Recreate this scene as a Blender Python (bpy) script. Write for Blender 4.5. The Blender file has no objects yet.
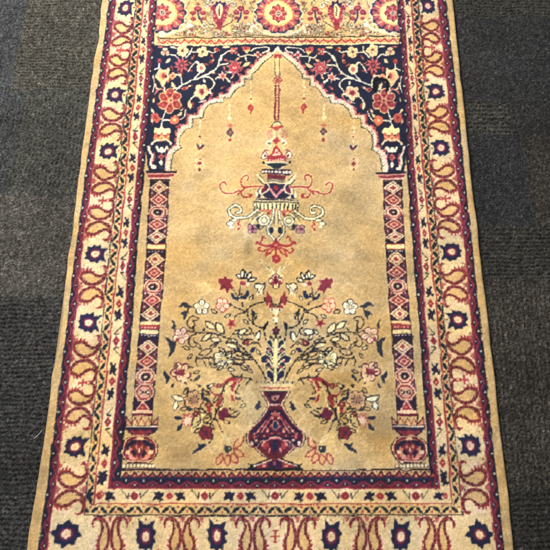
import bpy, math
import numpy as np
from mathutils import Matrix
# ---------------------------------------------------------------- rug pattern, drawn knot by knot
# drawing sheet: pattern units are "px" of the rug as woven; S samples per unit
S = 4; X0, X1, Y0, Y1 = 8, 532, -64, 612
CW, CH = (X1-X0)*S, (Y1-Y0)*S
cv = np.zeros((CH, CW, 3), np.float32)
def c8(r, g, b): return np.array([r, g, b], np.float32)/255.
GOLD=c8(203,172,118); BAND=c8(202,170,116); CREAM=c8(224,198,150); TAN=c8(222,188,130); WHITE=c8(234,216,180)
NAVY=c8(50,57,88); MAROON=c8(138,38,66); RED=c8(176,54,60); PINK=c8(214,112,108); DARK=c8(38,32,44)
ORNG=c8(196,92,70); PEACH=c8(234,168,118); INK=c8(20,20,26); PURP=c8(92,44,92); GREY=c8(190,190,175)

def interp(tab, y):
    a = np.array(tab, float); y = np.asarray(y, float)
    r = np.interp(y, a[:,0], a[:,1])
    s0 = (a[2,1]-a[0,1])/(a[2,0]-a[0,0]); s1 = (a[-1,1]-a[-3,1])/(a[-1,0]-a[-3,0])
    r = np.where(y < a[0,0], a[0,1]+s0*(y-a[0,0]), r)
    return np.where(y > a[-1,0], a[-1,1]+s1*(y-a[-1,0]), r)
LT = [[(0,101.3),(60,93.4),(115,85.9),(180,77.4),(252,68.6),(300,62.6),(340,56.8),(400,48.6),(462,40),(510,32),(550,25.5)],
      [(0,109.2),(117,93.3),(252,75),(335,65.3),(462,50.8),(550,38.6)],
      [(0,116.5),(117,100.3),(252,82),(340,73.0),(462,59),(550,47.3)],
      [(0,136.5),(117,124.8),(252,109.5),(340,101),(462,88.5),(515,84.6)],
      [(0,143.8),(117,131.8),(252,118.9),(340,109.8),(462,97.5),(504,94)],
      [(0,150),(117,142),(252,128.7),(340,122.3),(470,109.6)],
      [(0,157.5),(117,148.3),(252,136.4),(340,130.3),(470,120.5)]]
RT = [[(0,453.8),(117,466.4),(180,472.6),(252,480.4),(352,492.4),(430,501.6),(480,507.6),(550,514.7)],
      [(0,446.2),(117,457.6),(252,473),(352,482.6),(430,491.8),(480,497),(550,504.6)],
      [(0,437.5),(117,450),(252,465),(340,472.8),(430,483.2),(480,488.5),(550,495.5)],
      [(0,418.5),(117,426),(252,438.4),(345,446),(480,459),(515,462.6)],
      [(0,411.7),(117,418.7),(252,431.5),(345,440),(480,450),(504,452)],
      [(0,404),(117,411.5),(252,421.2),(340,427.2),(480,438.6)],
      [(0,397),(117,404.5),(252,413.5),(340,420.6),(470,430.4)]]
def L(i, y): return interp(LT[i], y)
def R(i, y): return interp(RT[i], y)
def xc(y): return interp([(0,278.4),(30,277.8),(120,276.8),(200,276.3),(340,275.6),(470,275)], y)

def box(pts, pad):
    x0 = max(int((pts[:,0].min()-pad-X0)*S), 0); x1 = min(int((pts[:,0].max()+pad-X0)*S)+2, CW)
    y0 = max(int((pts[:,1].min()-pad-Y0)*S), 0); y1 = min(int((pts[:,1].max()+pad-Y0)*S)+2, CH)
    if x0 >= x1 or y0 >= y1: return None
    yy, xx = np.mgrid[y0:y1, x0:x1]
    return (slice(y0, y1), slice(x0, x1)), (xx+.5)/S+X0, (yy+.5)/S+Y0
def fill(pts, col):
    p = np.array(pts, float); b = box(p, .5)
    if b is None: return
    sl, X, Y = b; ins = np.zeros(X.shape, bool)
    for i in range(len(p)):
        (xa, ya), (xb, yb) = p[i-1], p[i]
        if ya == yb: continue
        c = ((ya > Y) != (yb > Y)) & (X < (xb-xa)*(Y-ya)/(yb-ya)+xa)
        ins ^= c
    cv[sl][ins] = col
def stroke(pts, w, col, closed=False, dash=None):
    p = [tuple(q) for q in pts]
    if closed: p = p+[p[0]]
    acc = 0.
    for a, b_ in zip(p[:-1], p[1:]):
        q = np.array([a, b_], float); b = box(q, w/2+.3)
        ln = math.hypot(*(q[1]-q[0]))
        if b is None or ln < 1e-6: acc += ln; continue
        sl, X, Y = b; d = (q[1]-q[0])/ln
        t = (X-q[0,0])*d[0]+(Y-q[0,1])*d[1]; tc = np.clip(t, 0, ln)
        m = (X-q[0,0]-tc*d[0])**2+(Y-q[0,1]-tc*d[1])**2 < (w/2)**2
        if dash: m &= ((t+acc) % dash[0]) < dash[1]
        cv[sl][m] = col; acc += ln
def ell(x, y, rx, ry, col, a=0):
    t = np.linspace(0, 2*math.pi, 20, endpoint=False); ca, sa = math.cos(a), math.sin(a)
    fill([(x+rx*math.cos(k)*ca-ry*math.sin(k)*sa, y+rx*math.cos(k)*sa+ry*math.sin(k)*ca) for k in t], col)
def spl(pts, n=5, closed=False):
    p = [np.array(q, float) for q in pts]; N = len(p); out = []
    for i in range(N if closed else N-1):
        if closed: a, b, c, d = p[i-1], p[i], p[(i+1) % N], p[(i+2) % N]
        else: a, b, c, d = p[max(i-1, 0)], p[i], p[i+1], p[min(i+2, N-1)]
        for k in range(n):
            t = k/n; out.append(.5*(2*b+(c-a)*t+(2*a-5*b+4*c-d)*t*t+(3*b-a-3*c+d)*t**3))
    if not closed: out.append(p[-1])
    return out
def hband(y0, y1, xl, xr, col): fill([(xl(y0), y0), (xr(y0), y0), (xr(y1), y1), (xl(y1), y1)], col)
def mir(pts): return [(2*float(xc(y))-x, y) for x, y in pts]
# both(): draw on the left and mirrored on the right of the niche's axis
def bfill(pts, col): fill(pts, col); fill(mir(pts), col)
def bstroke(pts, w, col, **k): stroke(pts, w, col, **k); stroke(mir(pts), w, col, **k)
def bell(x, y, rx, ry, col, a=0): ell(x, y, rx, ry, col, a); ell(2*float(xc(y))-x, y, rx, ry, col, -a)
def bspl(pts, w, col, **k): bstroke(spl(pts), w, col, **k)
def leaf(x, y, ln, w, a, col, out=None, both=True, ow=.9, kink=.12):
    """pointed leaf centred on x,y, long axis at angle a (degrees, y down)"""
    ca, sa = math.cos(math.radians(a)), math.sin(math.radians(a)); h = ln/2
    pl = [(-h,0),(-h*.45,-w*.42),(h*.1,-w*.5),(h*.6,-w*.3-w*kink),(h,-w*kink),(h*.5,w*.3),(0,w*.5),(-h*.55,w*.36)]
    q = [(x+u*ca-v*sa, y+u*sa+v*ca) for u, v in pl]
    for P in ([q, mir(q)] if both else [q]):
        fill(P, col)
        if out is not None: stroke(P, ow, out, closed=True)
def flower(x, y, r, n, pet, out, cen, both=True, rot=0, pw=.5, ow=.9, cr=.28, yr=1.):
    xs = [(x, 1)]+([(2*float(xc(y))-x, -1)] if both else [])
    for X, sg in xs:
        P = []
        for k in range(n):
            a = rot+2*math.pi*k/n; px, py = X+sg*math.cos(a)*r*.6, y+math.sin(a)*r*.6*yr
            P.append((px, py, a if sg > 0 else math.pi-a))
        if out is not None:
            for px, py, a in P: ell(px, py, r*.42+ow, r*pw*.75+ow, out, a)
        for px, py, a in P: ell(px, py, r*.42, r*pw*.75, pet, a)
        if r > 3.5:
            for px, py, a in P: stroke([(X+(px-X)*.45, y+(py-y)*.45), (X+(px-X)*1.15, y+(py-y)*1.15)], max(.7, r*.13), pet*.62+(cen if out is None else out)*.38)
        if out is not None:
            for k in range(n):
                a = rot+math.pi/n+2*math.pi*k/n
                stroke([(X+sg*math.cos(a)*r*.2, y+math.sin(a)*r*.2), (X+sg*math.cos(a)*r*.62, y+math.sin(a)*r*.62*yr)], ow*.8, out)
        ell(X, y, r*cr, r*cr*yr, cen)
def star(x, y, r0, r1, n, col, rot=0, both=False, yr=1.):
    p = [(x+math.cos(rot+math.pi*k/n)*(r1 if k % 2 == 0 else r0), y+yr*math.sin(rot+math.pi*k/n)*(r1 if k % 2 == 0 else r0)) for k in range(2*n)]
    fill(p, col)
    if both: fill(mir(p), col)
def dia(x, y, rx, ry, col, out=None, ow=.9, both=False):
    p = [(x-rx, y), (x, y-ry), (x+rx, y), (x, y+ry)]
    for q in ([p, mir(p)] if both else [p]):
        fill(q, col)
        if out is not None: stroke(q, ow, out, closed=True)

rs = np.random.RandomState(7)
BOT = [469.6, 477.6, 488.6, 503.9, 515.4, 556, 567, 580]          # bottom stripes
TOP = [44.4, 37.6, -12, -21, -29, -38, -50, -60]                  # top end, above the niche panel
YT, YB = -60., 580.
# ---- ground colours
cv[:] = BAND
hband(TOP[7]+9, BOT[6], lambda y: L(1, y), lambda y: R(1, y), DARK)
def ring(i, yt, yb, col, n=60):
    ys = np.linspace(yt, yb, n)
    fill([(float(L(i, y)), y) for y in ys]+[(float(R(i, y)), y) for y in ys[::-1]], col)
ring(1, -51, BOT[6], DARK); ring(2, -42, BOT[5], CREAM); ring(3, -29, BOT[4]+.6, TAN); ring(4, -22, BOT[3], CREAM)
ring(5, -16, BOT[2], MAROON); ring(6, -8, BOT[0]+8, DARK); ring(6, -8, 469.6, GOLD)

# repeat coordinate running down the side borders (one unit = one repeat of the little flowers)
TAU = [(-36,-1),(21.5,0),(78,1),(137.5,2),(199.4,3),(266.3,4),(341.2,5),(422,6),(505,7)]
def tau(y): return interp(TAU, y)
def ytau(t): a = np.array(TAU, float); return float(interp([(q[1], q[0]) for q in TAU], t))
# ---- guard stripes with the meander and white dots
def guard(fa, fb, t0, t1, flip=1, dots=True):
    """fa(t), fb(t): points on the outer (maroon) and inner (dark) rim at repeat coordinate t"""
    ts = np.linspace(t0, t1, int((t1-t0)*34)+2)
    A = [fa(t) for t in ts]; B = [fb(t) for t in ts]
    fill(A+B[::-1], DARK*.6+NAVY*.4)
    mix = lambda a, b, u: (a[0]+(b[0]-a[0])*u, a[1]+(b[1]-a[1])*u)
    wd = math.hypot(A[0][0]-B[0][0], A[0][1]-B[0][1])
    tri = lambda t: abs(((t*4) % 1)*2-1)
    fill(A+[mix(a, b, .12+.26*tri(t)) for a, b, t in zip(A, B, ts)][::-1], MAROON)
    stroke([mix(a, b, .24+.48*tri(t)) for a, b, t in zip(A, B, ts)], wd*.30, MAROON)
    stroke([mix(a, b, .20+.48*tri(t)) for a, b, t in zip(A, B, ts)], wd*.09, c8(170,60,90))
    if dots:
        k = math.ceil(t0*8)
        while k < t1*8:
            u = .70 if k % 2 == 0 else .42
            u = .36 if k % 2 == 0 else .78
            p = mix(fa(k/8), fb(k/8), u)
            ell(p[0], p[1], 1.75, 1.95, DARK); ell(p[0], p[1], .95, 1.15, GREY); k += 1
def sideL(i): return lambda t: (float(L(i, ytau(t))), ytau(t))
def sideR(i): return lambda t: (float(R(i, ytau(t))), ytau(t))
def hor(y): return lambda t: (275.+70.2*t, y)
tB = float(tau(489)); t5 = float(tau(563)); tT = float(tau(-48))
guard(sideL(2), sideL(1), tT, t5); guard(sideR(2), sideR(1), tT, t5)
guard(sideL(5), sideL(6), float(tau(-16)), tB); guard(sideR(5), sideR(6), float(tau(-16)), tB)
guard(hor(BOT[2]), hor(BOT[1]+1.5), -2.32, 2.2); guard(hor(BOT[5]), hor(BOT[6]), -3.3, 3.15)
guard(hor(-42), hor(-50), -2.4, 2.4); guard(hor(-16), hor(-9), -1.7, 1.8)
for f in (L, R):
    for i, w in ((2, 1.5), (5, 1.5)):
        ys = np.linspace(-40 if i == 2 else -15, BOT[5] if i == 2 else BOT[2], 40)
        sg = -1 if (f is L) == (i == 2) else 1
        stroke([(float(f(i, y))+sg*.5, y) for y in ys], w, c8(168,52,78))
stroke([(109, 488.3), (439.5, 488.3)], 1.3, c8(176,50,72))
# ---- zigzag stripe between black and orange line
def zig(fo, fi, t0, t1, per=4):
    mix = lambda a, b, u: (a[0]+(b[0]-a[0])*u, a[1]+(b[1]-a[1])*u)
    ts = np.linspace(t0, t1, int((t1-t0)*per*24)+2)
    tri = lambda t: abs(((t*per) % 1)*2-1)
    stroke([mix(fo(t), fi(t), .14+.68*tri(t)) for t in ts], .9, DARK)
    k = math.floor(t0*per)
    while k < t1*per:
        for c in (.27, .77):
            s = [mix(fo(t), fi(t), .14+.68*tri(t)) for t in ((k+c-.11)/per, (k+c+.07)/per)]
            stroke(s, 3.1, c8(44,48,56))
        for c, u, col in ((0, .30, ORNG), (.5, .74, RED), (0, .93, c8(230,200,140))):
            p = mix(fo((k+c)/per), fi((k+c)/per), u); ell(p[0], p[1], 1.25, 1.25, col)
        k += 1
tz = float(tau(505))
zig(sideL(3), sideL(4), float(tau(-28)), tz); zig(sideR(3), sideR(4), float(tau(-28)), tz); zig(hor(BOT[4]), hor(BOT[3]), -2.6, 2.57); zig(hor(-29), hor(-22), -1.9, 2)
for f in (L, R):
    ys = np.linspace(-29, BOT[4], 50); stroke([(float(f(3, y)), y) for y in ys], 1.15, c8(40,42,50))
    ys = np.linspace(-22, BOT[3], 50); stroke([(float(f(4, y)), y) for y in ys], 1.5, c8(184,66,60))
stroke([(84.6, BOT[4]), (462.6, BOT[4])], 1.3, DARK); stroke([(94, BOT[3]), (452, BOT[3])], 1.4, c8(184,66,60))
stroke([(140, -29), (416, -29)], 1.1, DARK); stroke([(146, -22), (409, -22)], 1.3, ORNG)
# ---- little flower stripe (inner cream stripe)
def bird(P, A, T):                      # dark two-winged leaf; A across (towards the field), T along
    g = lambda a, t: (P[0]+A[0]*a+T[0]*t, P[1]+A[1]*a+T[1]*t)
    fill([g(a, t) for a, t in ((-.75,-.75),(-.2,-.5),(.35,-.95),(.75,-.9),(.45,-.45),(.95,-.1),(.55,.15),(.7,.75),(.1,.4),(-.35,.85),(-.9,.8),(-.45,.2),(-.8,-.2))], c8(42,42,62))
    stroke([g(-.75,-.75), g(-1,-.2)], .8, DARK)
    p = g(0, 0); ell(p[0], p[1], .8, .8, PURP)
def lozen(P, A, T, circ):
    g = lambda a, t: (P[0]+A[0]*a+T[0]*t, P[1]+A[1]*a+T[1]*t)
    if circ:
        fill(spl([g(a, t) for a, t in ((-1,0),(-.55,-1),(.55,-1),(1,0),(.55,1),(-.55,1))], closed=True), WHITE)
        for s in (-1, 1):
            stroke(spl([g(.9, 2.3*s), g(.2, 1.6*s), g(-.4, 1.15*s)]), .9, c8(70,72,60)); stroke([g(-.3,1.1*s), g(.45,1.02*s)], 1.3, c8(50,50,50))
    s = .72 if circ else .62
    fill([g(-s,0), g(-s*.4,-s*.55), g(0,-s*1.15), g(s*.4,-s*.55), g(s,0), g(s*.4,s*.55), g(0,s*1.15), g(-s*.4,s*.55)], c8(176,46,58))
    stroke([g(-s,0), g(0,-s*1.15), g(s,0), g(0,s*1.15)], .8, c8(206,92,80), closed=True)
    p = g(0, 0)
    if circ: ell(p[0], p[1], 1.3, 1.3, DARK); ell(p[0], p[1], .8, .8, WHITE)
    else: ell(p[0], p[1], .9, .9, PEACH)
def stripe(pos, half, T1, ts_circ, dt):
    for t in ts_circ:
        for off, kind in ((0, 1), (-.345*dt, 2), (-.5*dt, 0), (-.66*dt, 3)):
            P, A, T = pos(t+off)
            if P is None: continue
            if kind == 3: T = (-T[0], -T[1])
            if kind >= 2: bird(P, tuple(.78*q for q in A), (T[0]*1.1, T[1]*1.1))
            else: lozen(P, tuple(.92*q for q in A), T, kind)
def psL(t):
    y = ytau(t); a, b = float(L(4, y))+1, float(L(5, y))-.4; h = (ytau(t+.1)-ytau(t))*.8
    if y > 488: return None, 0, 0
    return ((a+b)/2, y), ((b-a)/2, 0), (-h*.05, h)
def psR(t):
    y = ytau(t); a, b = float(R(4, y))-1, float(R(5, y))+.4; h = (ytau(t+.1)-ytau(t))*.8
    if y > 488: return None, 0, 0
    return ((a+b)/2, y), ((b-a)/2, 0), (h*.05, h)
def psB(t):
    x = 275+70.3*t; return (x, 496.1), (0, -7), (5.6, 0)
stripe(psL, 0, 0, range(-1, 8), 1); stripe(psR, 0, 0, range(-1, 8), 1)
stripe(psB, 0, 0, [-2, -1, 0, 1, 2], 1)
bird((109, 495.6), (0,-4.6), (5.2,0)); bird((438.4, 495.4), (0,-4.6), (-5.2,0)); lozen((101.4, 494.6), (4.2,0), (0,4.4), 0); lozen((445.2, 495.4), (4,0), (0,4.4), 0)
bird((100.9, 480.5), (4.2,0), (0,-5.4)); bird((444.6, 481), (-4.2,0), (0,-5.4))
fill([(106.5+270*0,490),(106.5,490),(106.5,490)], CREAM)

# ---- main border: stars and paisleys.  local frame: a = towards the field, t = along the stripe
def frame(P, A, T): return lambda a, t: (P[0]+A[0]*a+T[0]*t, P[1]+A[1]*a+T[1]*t)
def wedge(g, t, side):
    fill([g(side*1.0, t-.34), g(side*.58, t), g(side*1.0, t+.34)], c8(186,84,84))
    stroke([g(side*1.0, t-.34), g(side*.58, t), g(side*1.0, t+.34)], .9, c8(120,44,60), dash=(1.6, 1.))
def paisley(P, A, T):
    g = frame(P, A, T); w = 1.05*min(1.15, .08*max(abs(A[0]), abs(T[0]), 12.5))
    j = lambda: rs.uniform(-.03, .03)
    body = spl([g(a+j(), t+j()) for a, t in ((-.82,-.22),(-.55,-.36),(-.2,-.34),(.12,-.1),(.45,.05),(.72,-.05),(.9,-.3),(.86,.12),(.62,.52),(.2,.78),(-.25,.76),(-.65,.5),(-.86,.14))], closed=True)
    halo = spl([g(a, t) for a, t in ((-1.02,-.2),(-.9,-.62),(-.3,-1.0),(.3,-.5),(.55,-1.1),(1.0,-.9),(1.03,0),(.75,.7),(.2,.97),(-.3,.95),(-.8,.7),(-1.0,.3))], closed=True)
    fill(halo, WHITE*.6+c8(240,190,160)*.4)
    fill(spl([g(-.95,-.3), g(-.4,-.75), g(.2,-.55), g(.62,-1.05), g(.85,-.5), g(.75,.3), g(0,.3)], closed=True), CREAM)
    fill(body, c8(216,176,116))
    ringp = spl([g(.62,-1.0), g(.86,-.82), g(.97,-.35), g(.92,.12), g(.66,.55), g(.2,.84), g(-.28,.82), g(-.7,.55), g(-.92,.12), g(-.84,-.26)])
    stroke(ringp, 3.0*w, c8(236,170,140), dash=(3.1, 1.9)); stroke(ringp, 3.1*w, c8(230,204,160), dash=(6.1, 4.0)); stroke(ringp, 2.4*w, c8(166,64,66)); stroke(ringp, 2.0*w, c8(118,42,54), dash=(5.3, 2.3))
    wav = spl([g(-.86,-.2), g(-.55,-.38), g(-.2,-.36), g(.12,-.1), g(.45,.07), g(.74,0), g(.93,-.25)])
    stroke(wav, 2.0*w, c8(170,60,62)); stroke(wav, 1.8*w, c8(116,38,52), dash=(4.7, 1.9))
    stroke(spl([g(.8,-.7), g(.86,-.3), g(.8,.05), g(.57,.44), g(.16,.7), g(-.25,.7), g(-.6,.44), g(-.78,.1)]), .55*w, DARK, dash=(2.2, 1.5))
    stroke(spl([g(-.72,-.14), g(-.5,-.24), g(-.18,-.23), g(.1,.02), g(.42,.2), g(.72,.12)]), .6*w, DARK, dash=(2.4, 1.7))
    for a0, t0, a1, t1 in ((-.88,-.2,-.92,-.58),(-.76,-.3,-.68,-.8),(-.56,-.42,-.42,-.82),(-.32,-.44,-.14,-.72),(-.08,-.3,.12,-.5)):
        fill([g(a0-.12, t0+.05), g(a1, t1), g(a0+.12, t0+.02)], RED)
    stroke([g(.62,-1.0), g(.45,-.9)], 1.2*w, RED)
def bstar(P, A, T, corner=False):
    g = frame(P, A, T)
    fill(spl([g(a, t) for a, t in ((-1,-.5),(-.6,-1.05),(0,-1.2),(.6,-1.05),(1,-.5),(1,.5),(.6,1.05),(0,1.2),(-.6,1.05),(-1,.5))], closed=True), CREAM*.92+WHITE*.08)
    n = 8 if corner else 10; p = []; r1 = .98 if corner else .84
    for k in range(n*2):
        an = math.pi*k/n; rr = (r1*(1.06 if k % 4 == 0 else .96)) if k % 2 == 0 else (.74 if corner else .68)
        if not corner and k in (2, 2*n-2): rr = 1.12
        if not corner and k == 0: rr = .62
        sk = .10 if k % 2 == 0 else 0
        p.append(g(rr*math.cos(an+sk), rr*math.sin(an+sk)))
    fill(p, c8(44,46,74))
    c = lambda r: spl([g(r*math.cos(q), r*math.sin(q)) for q in np.linspace(0, 2*math.pi, 9)[:-1]], closed=True)
    fill(c(.5), c8(80,38,80)); fill(c(.40), c8(140,56,86)); fill(c(.29), c8(236,208,170)); 
    q = g(0, 0); ell(q[0], q[1], 1.1, 1.1, PEACH)
    if not corner:
        q = g(.85, 0); ell(q[0], q[1], .9, .9, c8(130,60,50))
def cross(P, A, T):
    g = frame(P, A, T)
    stroke([g(-.3,0), g(.3,0)], 1.7, c8(196,72,70)); stroke([g(0,-.3), g(0,.3)], 1.7, c8(196,72,70))
    for s in (-1, 1): stroke([g(.3*s,-.12), g(.3*s,.12)], 1.2, c8(196,72,70))
def fr_left(y, dy, k=1):
    a, b = float(L(2, y))+.6, float(L(3, y))-.6; s = float(L(2, y+10)-L(2, y))/10
    return ((a+b)/2, y), ((b-a)/2, 0), (s*dy*k, dy*k)
def fr_right(y, dy, k=1):
    a, b = float(R(3, y))+.6, float(R(2, y))-.6; s = float(R(2, y+10)-R(2, y))/10
    return ((a+b)/2, y), (-(b-a)/2, 0), (s*dy*k, dy*k)
def fr_bot(x, dx, k=1): return (x, 536.5), (0, -19.5), (dx*k, 0)
def fr_top(x, dx, k=1): return (x, -35.5), (0, 6.5), (dx*k, 0)
def pairs(fr, c, h):                       # a facing pair: two paisleys either side of c
    P = fr(c-h, h, 1); paisley(*P); P = fr(c+h, h, -1); paisley(*P)
    for q in (c,):
        for sd in (-1, 1):
            g = frame(*fr(q, h)); 
            fill([g(sd*1.02,-.36), g(sd*.68,0), g(sd*1.02,.36)], c8(190,96,92)); stroke([g(sd*.98,-.25), g(sd*.78,0), g(sd*.98,.25)], .8, PINK)
            for q_ in range(6): u_ = g(sd*rs.uniform(.6,1), rs.uniform(-.5,.5)); ell(u_[0], u_[1], .6, .6, c8(140,50,60) if q_ % 2 else c8(110,96,70))
def run_side(fr, stars, quads, duos):
    for c0, c1, c2, c3 in quads:
        pairs(fr, (c0+c1)/2, (c1-c0)/2); pairs(fr, (c2+c3)/2, (c3-c2)/2)
        m = (c1+c2)/2; cross(*fr(m, (c2-c1)/2))
    for c0, c1 in duos: pairs(fr, (c0+c1)/2, (c1-c0)/2)
    for y in stars:
        sc = .40*float(ytau(tau(y)+.25)-ytau(tau(y)-.25)) if fr in (fr_left, fr_right) else 13.5
        bstar(*fr(y, sc*.84 if sc != 13.5 else 12.5))
        for sd in (-1, 1):
            for e in (-1, 1):
                g = frame(*fr(y+e*sc*1.16, sc*.3)); fill([g(sd*1.03,-.8), g(sd*.74,0), g(sd*1.03,.8)], c8(196,104,96))
                for q_ in range(5): u_ = g(sd*rs.uniform(.66,1), rs.uniform(-1.2,1.2)); ell(u_[0], u_[1], .6, .6, c8(150,60,66) if q_ % 2 else c8(110,96,70))
run_side(fr_left, [-46+0, 8.3, 94.9, 151.4, 253.7, 322.4, 446.5], [(25.5,42.6,59,76),(171,190,210.4,230.5),(346.6,370.2,394.6,418)], [(-28,-11),(113,131.8),(275.8,297.4),(476.4,501.5)])
run_side(fr_right, [-48, 5.7, 92, 147.8, 251.4, 319.8, 445.2], [(23,39.5,55.4,73),(168.8,188.2,208,228),(344,368,392.5,417)], [(-30,-14),(110,128.4),(273.6,295.8),(474.6,500.4)])
run_side(fr_bot, [145.7, 217.2, 331.2, 401], [(244.3,261.5,288.5,305.8)], [(101.2,118.6),(173.2,190.6),(359,376.2),(428,445.3)])
run_side(fr_top, [190, 240, 316, 366], [(256,270,286,300)], [(160,172),(208,222),(334,348),(384,396)])
for fr, y, in ((fr_left, 534), (fr_right, 534.4)):
    P, A, T = fr(y, 14.5); bstar(P, (A[0]*1.0, 0), T, corner=True)

# ---- niche field ----------------------------------------------------------------------
stroke([(157, 469.6+.2), (158, 469.8), (431, 470.2)], 1.2, DARK); stroke([(121, 469.5), (158, 469.6)], 1.2, DARK)
fill([(121, 470.4), (430.6, 470.8), (430.8, 477), (120.4, 477)], c8(214,172,120))
fill([(120.4, 476.8), (431, 476.8), (431.4, 479.6), (120, 479.6)], NAVY*.7+DARK*.3)
k = 0; x = 122.
while x < 431:
    fill([(x-.2, 476.9), (x+3.9, 471.6), (x+8, 476.9)], RED*.8+MAROON*.2); stroke([(x-.2, 476.6), (x+3.9, 472), (x+8, 476.6)], .9, DARK)
    ell(x+3.9, 475.4, .9, .9, PEACH); ell(x+8.2, 472.4, .9, .8, c8(150,60,60)); x += 8.78
ys = np.linspace(44, 470, 60)
for f, s in ((L, 1), (R, -1)): stroke([(float(f(6, y))+s*.2, y) for y in ys], 1.1, DARK)
# spandrels
arch = [(277.8,47.5),(272,53.5),(267,58.3),(260.5,64),(256.6,68),(250.6,74.2),(250.6,78.2),(243,78.4),(243.2,84.6),(237.6,86),(232.7,90.8),(229.6,96.6),(222.2,96.4),(222,101),(215,101.7),(209.5,103.4),(203.2,108.5),(200.4,116.6),(191.2,117.2),(190.8,125.2),(184,128.4),(179.6,134.4),(178.4,141),(179,145),(181,147.4),(176,149.4),(172,153.6),(170,160),(169.6,166),(168,171.5)]
nav = [(float(L(6, 45))+.4, 44.6), (277.8, 44.6)]+arch+[(149, 171.6), (float(L(6, 150))+.4, 150), (float(L(6, 100))+.4, 100)]
bfill(nav, c8(37,41,64))
off = [(x-2.6, y-2.1) for x, y in arch[1:]]
bstroke(off, 2.6, c8(222,128,124), dash=(5.4, 3.9)); bstroke([(x-1.7, y-1.3) for x, y in arch[1:]], 1.9, c8(236,190,170))
bstroke([(x-3.8, y-3.2) for x, y in arch[2:-3]], 2.0, c8(200,92,100), dash=(7.8, 3.0))
bstroke(arch, 2.3, WHITE); bstroke([(x+1.5, y+1.1) for x, y in arch[1:]], .85, c8(64,64,56)); bstroke([(x+.1, y) for x, y in arch[1:]], .5, c8(90,90,90), dash=(3.2, 1.5))
W = c8(238,228,196)
for pts in ([(182.3,85),(191.4,80.8),(200.8,77.8),(209,74.3),(215,70),(218.5,63.6),(221,56.5),(228,51.6)],[(200.8,77.8),(207,77.4),(210.6,78.6),(213.6,82),(214.2,86),(209,91.5)],
            [(182.3,85),(181.6,81),(181.3,76)],[(182,84),(181,77.6),(176.6,74.9),(172,76)],[(182,86),(176,90.8),(175.2,97)],[(193,80),(197,76),(200.8,72)],[(192.5,47.5),(190,52.5),(185.5,58)],[(190.5,51),(198,52)],
            [(168.5,54.8),(174,55),(178,58.5)],[(208,50.6),(213,52.2),(216,50)],[(182.4,56),(182.4,60)],[(238.4,55),(241,58),(247,56),(255,56.6)],[(245,57.5),(246.5,62)],[(250.6,52),(255.2,48.6),(262,47.6),(268,47.4),(269,50),(262.6,53.6)],
            [(217.4,66.2),(222,64.6),(228,63.8)],[(215,78.6),(219,77.4)],[(226,78),(230.5,83)],[(228,51.6),(232,50.8)],[(201,93),(193,97),(189.6,103)],[(166.3,110),(163.6,117),(162,124),(161.5,128)],[(162.7,121.3),(166,120.4),(172,120)],[(162.7,119),(158.6,117.8)],
            [(159.6,62),(159.4,68),(162,70)],[(159.6,68),(154.6,69.5)],[(176,94),(172.6,97)]):
    bspl(pts, 1.25, W)
flower(164.8,51.8,4.6,3,CREAM,None,PINK,rot=2.6,pw=.75,cr=.32)
flower(182.5,50.6,6.2,5,c8(228,200,150),None,c8(150,60,50),cr=.22,pw=.62)
flower(202.6,51.8,6.,4,c8(228,200,150),None,c8(80,60,50),rot=.4,pw=.66,cr=.22)
leaf(211,61,6,3.6,-25,PEACH,None); bell(210.4,61.4,1.6,1.3,RED)
star(181.3,65.2,4.6,9,9,c8(222,112,112),both=True); star(181.3,65.2,2.6,6.8,9,RED,both=True,rot=.2); bell(181.3,65.4,2.1,2.5,c8(60,50,70)); bell(181.3,65.2,1.2,1.4,PINK); bfill([(178.4,72),(184.2,72),(181.2,77.6)], RED)
flower(201.4,68.4,4.9,5,c8(240,224,170),None,PINK,cr=.42,pw=.7); leaf(197.2,63,5.6,2.6,52,W)
bell(159.4,61.3,2.5,2.5,RED); bell(159.4,60.6,1,1,PINK)
bfill(spl([(157,73),(155,77),(158,80),(161,84),(164,87),(166,82),(169.6,79),(169,74),(169,68),(165,70),(160,68.6)],closed=True), c8(226,196,148)); bell(163,76,4,4.2,PEACH); bell(164,75.6,2,2.8,c8(190,70,80)); bell(166.4,76.6,1,1.6,DARK)
flower(172.6,76.2,3.3,4,PEACH,None,RED,cr=.3,pw=.7)
leaf(168.6,61,7,3.4,-38,c8(226,196,148))
bspl([(154.6,93.6),(157.6,90),(162,88.4),(165,91.5)],1.7,PINK); bspl([(155.2,83.6),(156.2,87.6),(160,88.8)],1.6,c8(240,196,160)); bspl([(165,87.4),(164.6,90.8),(166.6,92.6)],1.1,W)
leaf(173.4,85.6,8.4,3.8,72,c8(228,200,150)); bspl([(171,90),(175,88.6),(179.5,88.2)],1.3,W)
leaf(185.2,88.6,6.8,4.2,-6,c8(232,140,110)); bell(184.8,88.6,1.8,1.5,RED)
flower(201.6,92,7.8,5,c8(228,200,150),None,c8(190,66,84),cr=.36,pw=.56,rot=.25); bell(202,92,1.4,1.4,MAROON)
flower(170,100.6,11.6,6,c8(186,66,74),c8(228,186,130),c8(230,180,134),cr=.2,rot=.52,pw=.42,ow=1.1)
for k_ in range(6):
    a_ = .52+k_*math.pi/3; bell(170+math.cos(a_)*5.2, 100.6+math.sin(a_)*5.2, 1.6, 1.1, c8(140,40,56), a_)
bell(170,100.6,1.2,1.2,c8(160,50,60))
leaf(189.8,105,8.4,4.2,80,c8(228,200,150)); leaf(210.6,93.4,5.6,3,60,W)
leaf(216.5,49,7,3.8,20,PEACH); bell(217.2,49,2.2,1.6,RED); bell(226,46.6,3.4,1.2,c8(230,210,150))
for dx, dy in ((-2,-1.9),(2,-1.9),(-2,2),(2,2)): bell(234+dx,50.7+dy,1.7,1.6,c8(220,104,96))
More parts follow.
